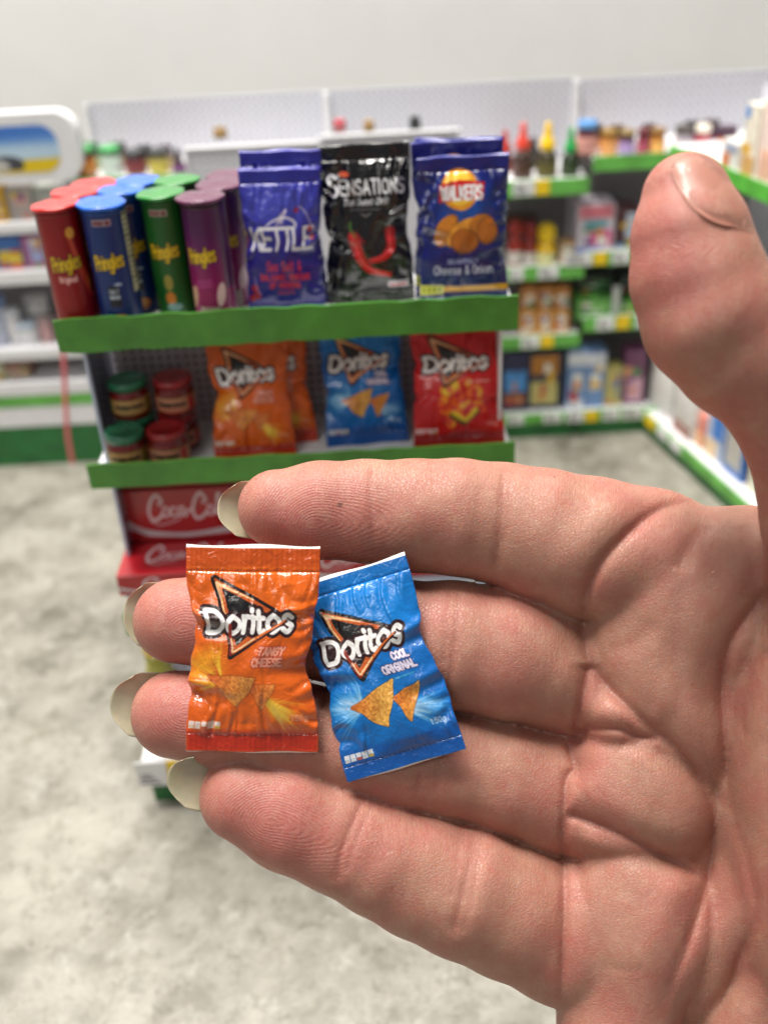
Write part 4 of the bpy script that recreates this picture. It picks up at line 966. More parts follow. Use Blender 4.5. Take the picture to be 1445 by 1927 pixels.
def shelf_part(root, x0, x1, y0, y1, z, lipz0, lipz1, lipmat, tags=(), board=.12, wob=0, y_tag=None, deckmat=None):
    m = MB(); m.box(x0+.02, x1-.02, y0+.075, y1, z-board, z, 0, .02); s = m.build('shelf', deckmat or m_white, root)
    # lip: a card strip with slightly uneven hand-cut edges
    V = []; n = 24; r = np.random.default_rng(int(abs(x0*37+z*11)) + 5)
    e0, e1 = (r.random(n+1)-.5)*wob, (r.random(n+1)-.5)*wob
    for layer in (0, .06):
        for i in range(n+1): x = x0+(x1-x0)*i/n; V += [(x, y0+layer+e0[i]*.4, lipz0+e0[i]), (x, y0+layer+e1[i]*.4, lipz1+e1[i])]
    F_ = []; o = 2*(n+1)
    for i in range(n):
        a = 2*i; F_ += [(a, a+2, a+3, a+1), (o+a, o+a+1, o+a+3, o+a+2), (a+1, a+3, o+a+3, o+a+1), (a, o+a, o+a+2, a+2)]
    F_ += [(0, 1, o+1, o), (2*n+1, 2*n, o+2*n, o+2*n+1)]
    mesh('shelf_lip', V, F_, lipmat, s, False)
    for tx, tw, kind in tags:
        m = MB(); m.box(tx, tx+tw, y0-.05, y0-.008, lipz0+.06, lipz1-.02, 0, .01)
        t = m.build('price_ticket', m_tagw if kind == 'w' else m_tagy, s)
        if kind == 'w' and tw > .5:
            m = MB()
            for q in range(3): m.box(tx+.12, tx+tw-.25-.12*q, y0-.056, y0-.0505, lipz0+.18+q*.15, lipz0+.24+q*.15)
            m.V = m.V; ob = m.build('ticket_print', m_ink, s)
            # fused with its ticket: printed bars
    return s
# the display stand in the foreground
X0, X1, YF, YB = -7.32, 3.34, 22.08, 25.2
stand = empty('display_stand', ((X0+X1)/2, (YF+YB)/2, 0), 0, 'small white display shelving with dark green strips, stacked with crisps, dips and cola', 'display shelf')
def adopt(root, objs):
    for o in objs: o.location = o.location-root.location if o.parent == root else o.location
def S(fn, *a, **k): o = fn(*a, **k); return o
hdl = empty('tmp_root', (0, 0, 0))
def rehome(root, tmp):
    """move parts built in world space under a root that stands at the thing's base"""
    for ch in list(tmp.children):
        ch.parent = root; ch.location = ch.location-root.location
    bpy.data.objects.remove(tmp)
shelf_part(hdl, X0, X1, YF, YB, 15.42, 15.02, 15.84, m_lip, wob=.05)
shelf_part(hdl, X0, X1, YF, YB, 11.58, 11.34, 12.03, m_lip, wob=.04)
shelf_part(hdl, X0+.05, X1, YF, YB, 7.05, 6.60, 7.36, m_lip, wob=.04)
shelf_part(hdl, X0-.35, X1+.3, 21.9, YB, 2.0, .92, 1.98, m_white, tags=((X0-.62+.05,.95,'w'),(X0+.40,.38,'y'),(X0+1.4,.95,'w'),(X0+2.5,.4,'y')))
m = MB(); m.box(X0-.28, X1+.2, 22.15, YB, 0, .86, 0, .02); m.build('kick_plate', m_kick, hdl)
pegboard_mesh(X0+.30, X1-.1, 2.1, 15.25, YB-.02, .06, .232, .09, [m_boardd, m_hole], 'back_panel', hdl)
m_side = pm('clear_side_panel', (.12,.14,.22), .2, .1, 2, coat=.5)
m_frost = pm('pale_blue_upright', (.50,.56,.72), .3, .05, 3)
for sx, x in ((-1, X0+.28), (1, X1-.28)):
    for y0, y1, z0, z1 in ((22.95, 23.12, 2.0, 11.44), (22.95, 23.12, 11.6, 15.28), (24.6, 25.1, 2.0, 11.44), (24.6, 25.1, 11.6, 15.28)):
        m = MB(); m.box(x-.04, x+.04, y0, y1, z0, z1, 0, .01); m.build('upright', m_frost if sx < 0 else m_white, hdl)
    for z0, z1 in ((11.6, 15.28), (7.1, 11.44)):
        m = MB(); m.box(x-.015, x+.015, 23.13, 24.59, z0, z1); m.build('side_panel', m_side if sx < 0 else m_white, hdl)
rehome(stand, hdl)
# ------------------------------------------------------------------ crisp tubes
TR, TH_ = .485, 2.78
def tube(kind, lidcol, lo, label, seed, face=0.0, tilt=(0, 0)):
    mt = TUBE[kind]; r = np.random.default_rng(seed)
    root = empty('crisp_tube', lo, face, label, 'crisp tube', 'stacked crisp tubes on the top shelf')
    n = 48; zs = [0, .03, .06]+list(np.linspace(.2, TH_-.12, 8))+[TH_-.06, TH_]
    V = []; uv = []; F_ = []
    for z in zs:
        for k in range(n+1):
            a = 2*pi*k/n; rr = TR*(1+.006*sin(3*a+seed)); V.append((rr*sin(a-pi)*1, rr*cos(a-pi)*1, z)); uv.append((1-k/n if False else k/n, z/TH_))
    # seam at the back (+Y); u grows so that .5 faces -Y, left to right
    V = [(-x, -y, z) for x, y, z in V] if False else V
    W_ = n+1
    V2 = []
    for z in zs:
        for k in range(n+1):
            a = pi/2+2*pi*k/n     # start at +Y, go round by -X to -Y
            rr = TR*(1+.006*sin(3*a+seed)); V2.append((rr*cos(a), rr*sin(a), z))
    for j in range(len(zs)-1):
        for k in range(n): a = j*W_+k; F_.append((a, a+1, a+1+W_, a+W_))
    F_.append(tuple(range(n, 0, -1))); F_.append(tuple((len(zs)-1)*W_+k for k in range(n)))
    mesh('tube_body', V2, F_, mt, root, True, None, uv)
    # lid: a trimmed disc of coloured card, a touch wider and off true
    prof = [(TR*.99, TH_-.03), (TR*1.10, TH_-.02), (TR*1.13, TH_+.012), (TR*1.12, TH_+.05), (TR*1.05, TH_+.062), (TR*.5, TH_+.058), (.02, TH_+.06)]
    m = MB(); m.lathe(prof, 40)
    tx, ty = (r.random(2)-.5)*.10+np.array(tilt); ox, oy = (r.random(2)-.5)*.07
    m.V = [(x*(1+.03*sin(2*math.atan2(y, x)+seed))+ox, y+oy, z+(x*tx+y*ty)*.6+.008*sin(5*math.atan2(y, x)+seed)) for x, y, z in m.V]
    m.build('lid', LIDS[kind], root, True)
    m = MB(); m.lathe([(TR*1.004, TH_-.14), (TR*1.02, TH_-.13), (TR*1.02, TH_-.05), (TR*1.004, TH_-.04)], 40); m.build('rim', LIDB[kind], root, True)
    return root
TUBE = {k: printed(k+'_tube_print', tube_art(900, k), .35, .25, .006, 10, .2, .95) for k in ('red', 'blue', 'green', 'purple')}
_lc = dict(red=(.80,.12,.11), blue=(.06,.38,.80), green=(.14,.50,.18), purple=(.36,.12,.27))
LIDS = {k: pm(k+'_lid', lin(c), .32, .12, 8, .012, 8, coat=.6) for k, c in _lc.items()}
LIDB = {k: pm(k+'_rim', tuple(q*.35 for q in lin(c)), .35, .1, 6) for k, c in _lc.items()}
SZ = 15.44
tubes = [('red',-6.90,22.78,'foremost red crisp tube at the left end of the top shelf',.35),
 ('red',-6.68,23.82,'middle red crisp tube, behind the foremost red one',.2), ('red',-6.42,24.50,'rearmost red crisp tube against the blue lids',.1),
 ('blue',-5.86,22.72,'foremost blue crisp tube with a cream nutrition panel',.20), ('blue',-5.66,23.74,'middle blue crisp tube half hidden by the front blue one',.45),
 ('blue',-5.40,24.58,'rearmost blue crisp tube beside the green lids',.1),
 ('green',-4.62,23.28,'front green crisp tube standing between blue and purple tubes',.0), ('green',-4.46,24.42,'rear green crisp tube, only its bright lid showing',.2),
 ('purple',-3.66,22.78,'front purple crisp tube with a pale patch at its foot',-.12), ('purple',-3.40,23.80,'middle purple crisp tube behind the front purple one',.2), ('purple',-3.22,24.60,'rearmost purple crisp tube beside the blue vinegar crisps',.1)]
for i, (k, x, y, lb, fc) in enumerate(tubes): tube(k, None, (x, y, SZ), lb, 31+i, fc-.15)
# ------------------------------------------------------------------ packets on the two shelves
P_ke = printed('kettle_print', kettle_art(400), .28, .6, .02, 6, .08, .85); P_se = printed('sensations_print', sensations_art(400), .22, .9, .03, 5, .07, 1.0); P_wa = printed('walkers_print', walkers_art(400), .28, .7, .02, 6, .07, .85)
P_or2 = printed('orange_shelf_print', art_or, .3, .7, .02, 7, .12, 1.0); P_bl2 = printed('blue_shelf_print', art_bl, .3, .6, .02, 7, .12, .95); P_re2 = printed('red_shelf_print', art_re, .3, .6, .02, 7, .12, 1.0)
B_ke = pm('violet_blue_film', lin((.16,.16,.62)), .3, .1, 6, .015, 8, coat=.7); B_bk = pm('black_film', (.01,.01,.012), .25, .1, 6, .015, 8, coat=.8); B_wa = pm('deep_blue_film', lin((.10,.12,.50)), .3, .1, 6, .015, 8, coat=.7); B_re = pm('red_film', lin((.70,.05,.07)), .3, .1, 6, .015, 8, coat=.6)
def stood(W, H, D, pm_, bm_, seed, x, y, z, lean, label, group, yaw=0, roll=0, pinch=(), famp=.07, folds=24, **k):
    o = packet('crisp_packet', W, H, D, pm_, bm_, seed, pinch, famp=famp, folds=folds, label=label, group=group, **k)
    return place(o, (x, y, z), (lean, roll, yaw))
GT = 'crisp packets on the top shelf'; GM = 'tortilla chip packets on the second shelf'
pk = ((1,.45,.04,.12),(-1,.55,.035,.10))
stood(1.78, 3.24, .42, P_ke, B_ke, 21, -2.02, 22.76, SZ, -.10, 'front violet blue salted vinegar crisp packet beside the purple tubes', GT, .03, .03, pk, .045)
stood(1.84, 3.50, .42, P_ke, B_ke, 22, -1.98, 23.42, SZ, -.06, 'rear violet blue crisp packet, just its top fold showing', GT, -.03, .02, pk)
stood(2.08, 3.56, .50, P_se, B_bk, 23, -.02, 23.25, SZ, -.12, 'glossy black crisp packet with two red chillies', GT, .0, .0, ((1,.5,.03,.14),(-1,.40,.03,.1)), .09)
stood(2.05, 3.30, .46, P_wa, B_wa, 24, 2.15, 22.78, SZ, -.08, 'front dark blue cheese and onion crisp packet with a gold stripe', GT, -.02, .0, ((1,.35,.03,.10),(-1,.5,.04,.12)), .06)
stood(2.08, 3.50, .42, P_wa, B_wa, 25, 2.08, 23.44, SZ, -.06, 'middle dark blue crisp packet behind the gold striped one', GT, .02, .0, pk)
stood(2.05, 3.42, .36, P_wa, B_wa, 26, 2.14, 24.05, SZ, -.06, 'rearmost dark blue crisp packet of the row by the black packet', GT, -.06, .01, pk)
Z2 = 11.60
stood(2.08, 3.30, .55, P_or2, B_or, 27, -3.20, 22.76, Z2, -.38, 'front orange tortilla chip packet on the second shelf, beside the dip jars', GM, .06, .02, ((1,.6,.03,.14),(-1,.5,.06,.12)))
stood(2.00, 3.25, .45, P_or2, B_or, 28, -2.62, 23.42, Z2, -.36, 'rear orange tortilla chip packet peeping out on the right of the front one', GM, .15, .0, pk)
stood(2.12, 3.28, .42, P_bl2, B_bl, 29, -.32, 23.25, Z2, -.36, 'blue tortilla chip packet standing on the second shelf', GM, .02, -.02, ((1,.55,.02,.1),(-1,.4,.03,.12)))
stood(2.32, 3.30, .50, P_re2, B_re, 30, 2.02, 22.80, Z2, -.36, 'red tortilla chip packet at the right end of the second shelf', GM, -.02, .0, ((1,.35,.01,.1),(-1,.62,.02,.12)))
# ------------------------------------------------------------------ jars of dip, stacked two high
m_glass_r = pm('red_salsa_in_glass', lin((.42,.08,.06)), .12, .25, 5, .01, 8, coat=.9)
m_jl = {g: printed('dip_label_'+('green' if g else 'red'), jar_art(700, g), .5, .1, .003, 10, .3, .9) for g in (True, False)}
m_jlid = {True: pm('green_jar_lid', lin((.12,.42,.30)), .35, .35, 14, .02, 12, coat=.5), False: pm('red_jar_lid', lin((.55,.06,.10)), .35, .25, 12, .015, 12, coat=.5)}
def dip_jar(x, y, z, g, label, rz=0, s=1.0):
    root = empty('dip_jar', (x, y, z), rz, label, 'jar', 'jars of dip stacked on the second shelf')
    R_ = .50*s
    m = MB(); m.lathe([(R_*.85, 0), (R_*.97, .04), (R_, .12), (R_, .72), (R_*.96, .80), (R_*.84, .88), (R_*.82, .93)], 36); m.build('jar_body', m_glass_r, root, True)
    n = 40; V = []; uv = []; F_ = []
    for j, zz in enumerate((.20, .68)):
        for k in range(n+1): a = pi/2+2*pi*k/n; V.append((R_*1.012*cos(a), R_*1.012*sin(a), zz)); uv.append((k/n, j))
    F_ = [(k, k+1, k+n+2, k+n+1) for k in range(n)]
    mesh('label', V, F_, m_jl[g], root, True, None, uv)
    m = MB(); m.lathe([(R_*.90, .90), (R_*.99, .91), (R_*1.0, 1.08), (R_*.96, 1.12), (R_*.80, 1.13), (R_*.78, 1.115), (.02, 1.115)], 36); m.build('lid', m_jlid[g], root, True)
    for ch in root.children: ch.scale = (1, 1, .89)
    return root
dip_jar(-6.42, 22.80, Z2, True, 'lower front jar with a green lid, at the left end of the second shelf', .1)
dip_jar(-5.36, 22.82, Z2, False, 'lower front jar with a dark red lid, next to the green lidded one', -.1)
dip_jar(-6.30, 23.74, Z2, True, 'lower rear green lidded jar carrying another jar', .2)
dip_jar(-5.20, 23.74, Z2, False, 'lower rear red lidded jar carrying another jar', .1)
dip_jar(-6.34, 23.70, Z2+1.005, True, 'upper jar with a green lid, topmost of its stack', .15)
dip_jar(-5.18, 23.70, Z2+1.005, False, 'upper jar with a red lid, topmost of its stack', -.05)
# ------------------------------------------------------------------ cola cartons below
m_cola = printed('cola_print', cola_art(1000), .3, .5, .004, 10, .15, .9); m_colat = printed('cola_top_print', cola_art(800, True), .3, .4, .004, 10, .15, 1.1); m_colar = pm('cola_red', lin((.62,.05,.09)), .3, .08, 5, .004, 10, coat=.4)  # higher gain on the top print makes the carton top look lit
def cola(x0, w, y0, d, z0, h, label, rz=0, topprint=False):
    root = empty('drinks_carton', (x0+w/2, y0+d/2, z0), rz, label, 'carton', 'red cola cartons stacked on the third shelf')
    m = MB(); m.box(-w/2, w/2, -d/2, d/2, 0, h, 0, .03); m.build('box', m_colar, root, False)
    V = [(-w/2+.03, -d/2-.006, .04), (w/2-.03, -d/2-.006, .04), (w/2-.03, -d/2-.006, h-.04), (-w/2+.03, -d/2-.006, h-.04)]
    mesh('front_print', V, [(0, 1, 2, 3)], m_cola, root, False, None, [(0, 0), (1, 0), (1, 1), (0, 1)])
    V = [(-w/2+.03, -d/2+.04, h+.006), (w/2-.03, -d/2+.04, h+.006), (w/2-.03, -d/2+1.5, h+.006), (-w/2+.03, -d/2+1.5, h+.006)]
    if d > 1.6: mesh('top_print', V, [(0, 1, 2, 3)], m_colat, root, False, None, [(0, 0), (1, 0), (1, 1), (0, 1)])
    return root
cola(-7.20, 4.6, 22.02, 3.1, 8.02, .64, 'flat red cola carton lying lowest, its top print facing up')
cola(-7.12, 4.6, 23.62, 1.40, 8.68, 1.66, 'middle red cola carton with a white wave stripe', .0)
cola(-7.02, 4.6, 23.66, 1.35, 10.39, .86, 'uppermost red cola carton in the shade of the second shelf', .0)
cola(-2.45, 4.6, 22.20, 2.2, 8.02, 1.20, 'red cola carton at the right, mostly behind the index finger')
m = MB(); m.box(-4.9, 4.9, -.9, .9, 0, .93, 0, .04)
rb = empty('drinks_carton', (-2.2, 23.1, 7.07), 0, 'long pale blue carton under the red cola cartons', 'carton'); m.build('box', pm('pale_blue_card', (.50,.56,.70), .4, .08, 2), rb)
m = MB(); m.box(-4.6, 4.6, -.912, -.88, .25, .7); m.build('front_panel', m_tagw, rb)
# lower deck goods behind the fingers
def simple_jar(name, x, y, z, r, h, body, lid, label, cat, group=None, lidh=.25, waist=1.0, band=None):
    root = empty(name, (x, y, z), 0, label, cat, group)
    m = MB(); m.lathe([(r*.9, 0), (r, .05*h), (r, .6*h), (r*waist, .78*h), (r*waist*.9, h-lidh)], 24); m.build('jar_body', body, root, True)
    if band: m = MB(); m.lathe([(r*1.012, .15*h), (r*1.02, .16*h), (r*1.02, .55*h), (r*1.012, .56*h)], 24); m.build('label', band, root, True)
    m = MB(); m.lathe([(r*waist*.95, h-lidh), (r*waist, h-lidh+.02), (r*waist*.98, h-.02), (r*waist*.8, h)], 24); m.build('lid', lid, root, True)
    return root
m_oil = pm('yellow_oil_bottle', lin((.70,.68,.28)), .15, .1, 3, coat=.8); m_ycap = pm('yellow_cap', lin((.95,.78,.12)), .4, .06, 3); m_bag = pm('white_bag', (.72,.72,.74), .4, .1, 2, .05, 2)
simple_jar('oil_bottle', -6.75, 22.6, 2.02, .55, 4.1, m_oil, m_ycap, 'pale yellow oil bottle on the bottom deck, between fingertips', 'bottle', None, .5, .6, m_tagw)
m = MB(); m.box(-.75, .75, -.5, .5, 0, 1.1, 0, .2)
rb = empty('flour_bag', (-6.2, 22.75+.55, 2.02), 0, 'small white bag on the bottom deck above the price tickets', 'bag'); m.build('bag_body', m_bag, rb, True)
m = MB(); m.box(-.5, .5, -.512, -.503, .25, .8); m.build('label', m_tagw, rb)
# ------------------------------------------------------------------ the shop behind: three bays of shelving, a chiller on the left, a wall run on the right
YL, YP = 44.66, 49.0
def zat(x, y, Y=YL): return float(onY(x, y, Y)[2])
def xat(x, y, Y=YL): return float(onY(x, y, Y)[0])
m_bk = green('mid_green_strip', lin((.40,.70,.30)))
m_deck = pm('white_deck', (.74,.74,.76), .4, .04, 2)
m_grey = pm('grey_backing', (.30,.285,.29), .6, .08, 1.5)
def bay(name, label, xa, xb, shelves, top_px, board_mat, base_z):
    """shelves: (x px, y px of lip top, y px of lip bottom, tickets [(px0, px1, kind)])"""
    tmp = empty('tmp_root', (0, 0, 0)); root = empty(name, ((xa+xb)/2, (YL+YP)/2, 0), 0, label, 'shop shelving', 'shelving bays along the back of the shop')
    for sx, t, bt, tags in shelves:
        z1, z0 = zat(sx, t), zat(sx, bt)
        tg = [(xat(a, t), xat(c, t)-xat(a, t), k) for a, c, k in tags]
        shelf_part(tmp, xa+.06, xb-.06, YL, YP-.1, z1-.12, z0, z1, m_bk, tags=tg, wob=.03, deckmat=m_deck)
    zt = zat(*top_px, YP)
    pegboard_mesh(xa+.1, xb-.1, zat(700, 360), zt, YP-.02, .07, .34, .15, [m_board, pm('peg_hole', (.36,.35,.40), .7, .05)], 'back_panel', tmp)
    m = MB(); m.box(xa+.1, xb-.1, YP-.02, YP+.05, 0, zat(700, 360)-.005); m.build('lower_back_panel', m_grey, tmp)
    for x in (xa, xb-.14): m = MB(); m.box(x, x+.14, YP-.30, YP+.06, 0, zt-.05, 0, .02); m.build('upright', m_white, tmp)
    for ch in tmp.children: pass
    m = MB(); m.box(xa+.08, xb-.08, YL+.05, YL+.2, 0, base_z, 0, .01); m.build('kick_plate', m_kick, tmp)
    rehome(root, tmp); return root
xs = [xat(160, 200, YP), xat(612, 170, YP), xat(1084, 147, YP), xat(1084, 147, YP)+(xat(1084, 147, YP)-xat(612, 170, YP))]
XA = [xat(150, 330), xat(612, 500)+.0, xat(1084, 480), 0]
bL, bM, bR = xs[0], xs[1], xs[2]
kz = zat(1000, 797)
bay('shelving_bay', 'left bay of white pegboard shelving, mostly behind the crisp tubes', bL, bM, [(250,331,347,()), (250,505,530,()), (250,640,665,()), (250,800,822,())], (380,182), None, kz)
bay('shelving_bay', 'middle bay of white pegboard shelving with sauce bottles on top', bM, bR, [(1000,339,370,((965,1006,'w'),(1007,1034,'y'))), (1010,502,527,((958,985,'w'),(1012,1050,'w'))), (1010,632,656,((980,1014,'w'),(1017,1041,'y'))), (1010,779,798,((955,985,'w'),(1022,1056,'w')))], (850,158), None, kz)
bay('shelving_bay', 'right bay of white pegboard shelving with a row of small jars', bR, bR+(bR-bM), [(1120,294,323,()), (1130,474,500,((1062,1114,'w'),(1117,1142,'y'),(1152,1186,'w'))), (1150,595,622,((1122,1156,'w'),(1160,1185,'y'),(1197,1235,'w'))), (1130,771,793,((1066,1098,'w'),(1101,1125,'y'),(1135,1165,'w'),(1171,1209,'w')))], (1265,140), None, kz+.1)
_mc = {}
def colm(h, rough=.4, coat=.2):
    k = (h, rough)
    if k not in _mc: _mc[k] = pm('goods_'+h, lin(hexc(h)), rough, .14, 4, .006, 10, coat=coat)
    return _mc[k]
def goods(kind, px0, px1, pyt, pyb, Y, cols, label, cat, group=None, depth=None, yaw=0.0, bands=(), seed=1):
    """a thing that stands at depth Y and covers px0..px1, pyt..pyb in the photograph; bands: (v0, v1, u0, u1, colour) printed panels, v from the foot up"""
    x0, x1 = xat(px0, pyb, Y), xat(px1, pyb, Y); z0, z1 = zat((px0+px1)/2, pyb, Y), zat((px0+px1)/2, pyt, Y)
    wd, h = x1-x0, z1-z0; cx = (x0+x1)/2; r = wd/2
    if kind in ('box', 'pack', 'bag'):
        d = depth or wd*.7
        root = empty({'box': 'food_carton', 'pack': 'food_pack', 'bag': 'food_bag'}[kind], (cx, Y+d/2, z0), yaw, label, cat, group)
        m = MB(); c_ = {'box': .02, 'pack': min(wd, h, d)*.16, 'bag': min(wd, h, d)*.3}[kind]; m.box(-wd/2, wd/2, -d/2, d/2, 0, h, 0, c_)
        if kind == 'bag': 
            rr = np.random.default_rng(seed); m.V = [(x*(1-.22*max(0, z/h-.6)/.4)+.03*sin(z*5+seed), y*(1-.5*max(0, z/h-.5)/.5), z+.05*sin(x*4+seed)*(z > h*.6)) for x, y, z in m.V]
        m.build({'box': 'carton_body', 'pack': 'pack_body', 'bag': 'bag_body'}[kind], colm(cols[0]), root, kind != 'box')
        rr = np.random.default_rng(int(abs(px0)*7+pyt)); ex = []
        for q in range(4 if wd > .5 else 0):
            u0 = .05+.6*rr.random(); v0 = .08+.7*rr.random(); ex.append((v0, min(.96, v0+.06+.14*rr.random()), u0, min(.96, u0+.12+.3*rr.random()), ['e8e4dc','c84038','e8b830','4878b8','7a4a8a','d88a50','50905a'][rr.integers(7)]))
        for q, (v0, v1, u0, u1, c) in enumerate(ex):
            m = MB(); m.box(-wd/2+wd*u0, -wd/2+wd*u1, -d/2-.016-.003*q, -d/2+.02, h*v0, h*v1); m.build('print_patch', colm(c), root)
        for v0, v1, u0, u1, c in bands:
            m = MB(); m.box(-wd/2+wd*u0, -wd/2+wd*u1, -d/2-.012, -d/2+.03, h*v0, h*v1, 0, .005); m.build('printed_panel', colm(c), root)
    elif kind == 'jar':
        root = empty('food_jar', (cx, Y+r, z0), yaw, label, cat, group); lh = h*.2
        m = MB(); m.lathe([(r*.88, 0), (r*.98, .05*h), (r*.98, .68*h), (r*.85, .76*h), (r*.82, h-lh)], 20); m.build('jar_body', colm(cols[0], .15, .8), root, True)
        m = MB(); m.lathe([(r*1.0, .14*h), (r*1.01, .15*h), (r*1.01, .58*h), (r*1.0, .59*h)], 20); m.build('label', colm(cols[2]), root, True)
        m = MB(); m.lathe([(r*.9, h-lh), (r*.95, h-lh+.02), (r*.94, h-.03), (r*.85, h)], 20); m.build('lid', colm(cols[1]), root, True)
    elif kind == 'bottle':
        root = empty('sauce_bottle', (cx, Y+r, z0), yaw, label, cat, group); q = cols[3] if len(cols) > 3 else .42
        m = MB(); m.lathe([(r*.92, 0), (r, .04*h), (r, (1-q)*h*.72), (r*.8, (1-q)*h*.9), (r*.52, (1-q)*h)], 20); m.build('bottle_body', colm(cols[0], .15, .8), root, True)
        m = MB(); m.lathe([(r*1.012, .12*h), (r*1.02, .13*h), (r*1.02, .36*h), (r*1.012, .37*h)], 20); m.build('label', colm(cols[2]), root, True)
        m = MB(); m.lathe([(r*.70, (1-q)*h), (r*.74, (1-q)*h+.05), (r*.70, (1-q*.72)*h), (r*.46, (1-q*.58)*h), (r*.32, (1-q*.3)*h), (r*.27, h*.98), (r*.15, h)] if q > .4 else [(r*.86, (1-q)*h), (r*.92, (1-q*.9)*h), (r*.90, (1-q*.35)*h), (r*.62, h*.98), (r*.4, h)], 20); m.build('cap', colm(cols[1]), root, True)
    elif kind == 'tub':
        root = empty('dairy_tub', (cx, Y+r, z0), yaw, label, cat, group)
        m = MB(); m.lathe([(r*.82, 0), (r*.95, h*.85)], 20); m.build('tub_body', colm(cols[0]), root, True)
        m = MB(); m.lathe([(r, h*.85), (r*1.02, h*.87), (r*1.0, h)], 20); m.build('lid', colm(cols[1]), root, True)
    return root
GB = {'S': 'sauce bottles on the middle bay', 'J': 'small jars on the right bay', 'K': 'goods on the lower shelves at the back', 'C': 'chilled goods in the left cabinet', 'L': 'jars behind the crisp tubes'}
G = goods
G('bottle',966,1003,234,352,45.3,('3a2218','d8402a','4a2c22'),'dark sauce bottle with a pointed orange red cap','sauce bottle',GB['S'])
G('bottle',1011,1050,234,352,45.3,('3b3418','f0c414','5a5220'),'olive dark sauce bottle with a tall yellow cap','sauce bottle',GB['S'])
G('bottle',1056,1090,243,352,45.3,('1f3016','1f9a4c','2c3c1c'),'dark green sauce bottle with a green cap','sauce bottle',GB['S'])
G('bottle',935,968,248,350,46.6,('5a1f18','b03028','7a2a20'),'dark red sauce bottle just beside the blue crisp packets','sauce bottle',GB['S'])
G('bottle',985,1022,262,350,46.9,('2a221a','22201c','3a3020'),'black capped bottle behind the orange capped one','sauce bottle',GB['S'])
G('jar',1086,1126,231,300,45.2,('5a2530','5b94cf','d89a90'),'dark jar with a sky blue lid, leftmost jar of the right bay','jar',GB['J'])
G('jar',1130,1162,247,300,45.2,('b8742c','96722c','e0a060'),'amber jar with a peach label beside the blue lidded jar','jar',GB['J'])
G('jar',1165,1196,247,300,45.2,('5a3a50','8c7444','a890c4'),'jar with a lilac label between amber and crimson jars','jar',GB['J'])
G('jar',1198,1222,244,300,45.2,('7a2430','6a1e24','a84860'),'narrow crimson jar between the lilac and the amber ones','jar',GB['J'])
G('jar',1223,1252,244,300,45.2,('b8742c','8a6424','e8b060'),'amber jar with a yellow orange label, near the thumb','jar',GB['J'])
G('jar',1268,1302,240,305,45.2,('aca4ac','4a4440','d8d0d4'),'grey white jar with a dark lid above the thumb tip','jar',GB['J'])
G('jar',1305,1336,238,310,45.2,('b04050','e4dccc','e0b0b8'),'pink jar with a cream lid above the thumb','jar',GB['J'])
G('jar',1337,1356,246,310,45.4,('4a2a70','3a2040','6a3a90'),'slim purple jar between the pink and the orange ones','jar',GB['J'])
G('jar',1346,1384,242,325,44.9,('c86a30','3a1c30','e6e0dc'),'orange jar with a white label and a dark lid','jar',GB['J'])
G('bottle',955,984,418,507,45.3,('a82c20','a02820','dcd4cc',.3),'red ketchup bottle with a white label, left of the pair','sauce bottle',GB['S'])
G('bottle',984,1011,422,507,45.4,('98281c','8c241c','d8d0c8',.3),'red ketchup bottle with a white label, right of the pair','sauce bottle',GB['S'])
G('bottle',1011,1048,426,507,45.2,('f0c00c','f2c808','e0dca0',.36),'yellow mustard bottle with a pale label','sauce bottle',GB['S'])
G('box',1082,1152,385,478,45.3,('cdc4d0',),'pink and white printed multipack carton on the right bay','carton',GB['K'],1.6,0,((.72,.98,.05,.95,'d87888'),(.55,.68,.2,.8,'50a0b0'),(.18,.48,.35,.95,'d85a90'),(.02,.15,.0,.7,'8898d0')))
G('box',1154,1196,392,478,45.6,('5a3038',),'maroon and pale blue carton beside the pink multipack','carton',GB['K'],1.4,0,((.35,.9,.45,1,'c4d0e4'),(.02,.25,.0,1,'6a98c8')))
G('box',1108,1165,378,400,47.0,('2c3060',),'navy carton at the back of the right bay, second shelf','carton',GB['K'],.8)
for k in range(3): G('pack',978+31*k,1008+31*k,583,640,45.2,('e0a050',),'orange and white six pack bundle, '+('left','middle','right')[k]+' one of the lower three','food pack',GB['K'],1.0,0,((.3,.85,.25,.75,'f0e0d0'),),k)
for k in range(3): G('pack',980+31*k,1010+31*k,541,585,45.5,('c88848',),'orange and white bundle, '+('left','middle','right')[k]+' one of the upper three','food pack',GB['K'],1.0,0,((.1,.7,.3,.8,'ecd8cc'),),k)
G('box',1083,1150,562,602,45.2,('5ca048',),'green carton below the dark green trays','carton',GB['K'],1.5,0,((.4,.85,.1,.9,'7cba64'),))
G('box',1153,1215,566,602,45.2,('4c9838',),'green carton beside the thumb','carton',GB['K'],1.5,0,((.5,.9,.0,.6,'8cc060'),))
G('box',1083,1148,520,561,46.0,('1c3420',),'dark green tray stacked on the left green carton','carton',GB['K'],1.5,0,((.3,.6,.3,.9,'34583c'),))
G('box',1164,1212,520,564,46.0,('183020',),'dark green tray stacked on the right green carton','carton',GB['K'],1.5,0,((.3,.6,.2,.8,'2c5038'),))
G('box',1150,1163,540,600,45.0,('b8bcb8',),'narrow silver white packet between the green cartons','carton',GB['K'],.3)
G('box',944,990,664,770,45.3,('20204c',),'navy carton with a bright blue panel, at the left of the bottom shelf','carton',GB['K'],1.2,0,((.32,.68,.1,.95,'4a98e0'),(.08,.28,.1,.9,'a06040')))
G('box',992,1052,664,770,45.4,('14284c',),'navy carton with orange and cream panels','carton',GB['K'],1.2,0,((.62,.95,.08,.92,'b87820'),(.1,.5,.08,.9,'ccc078')))
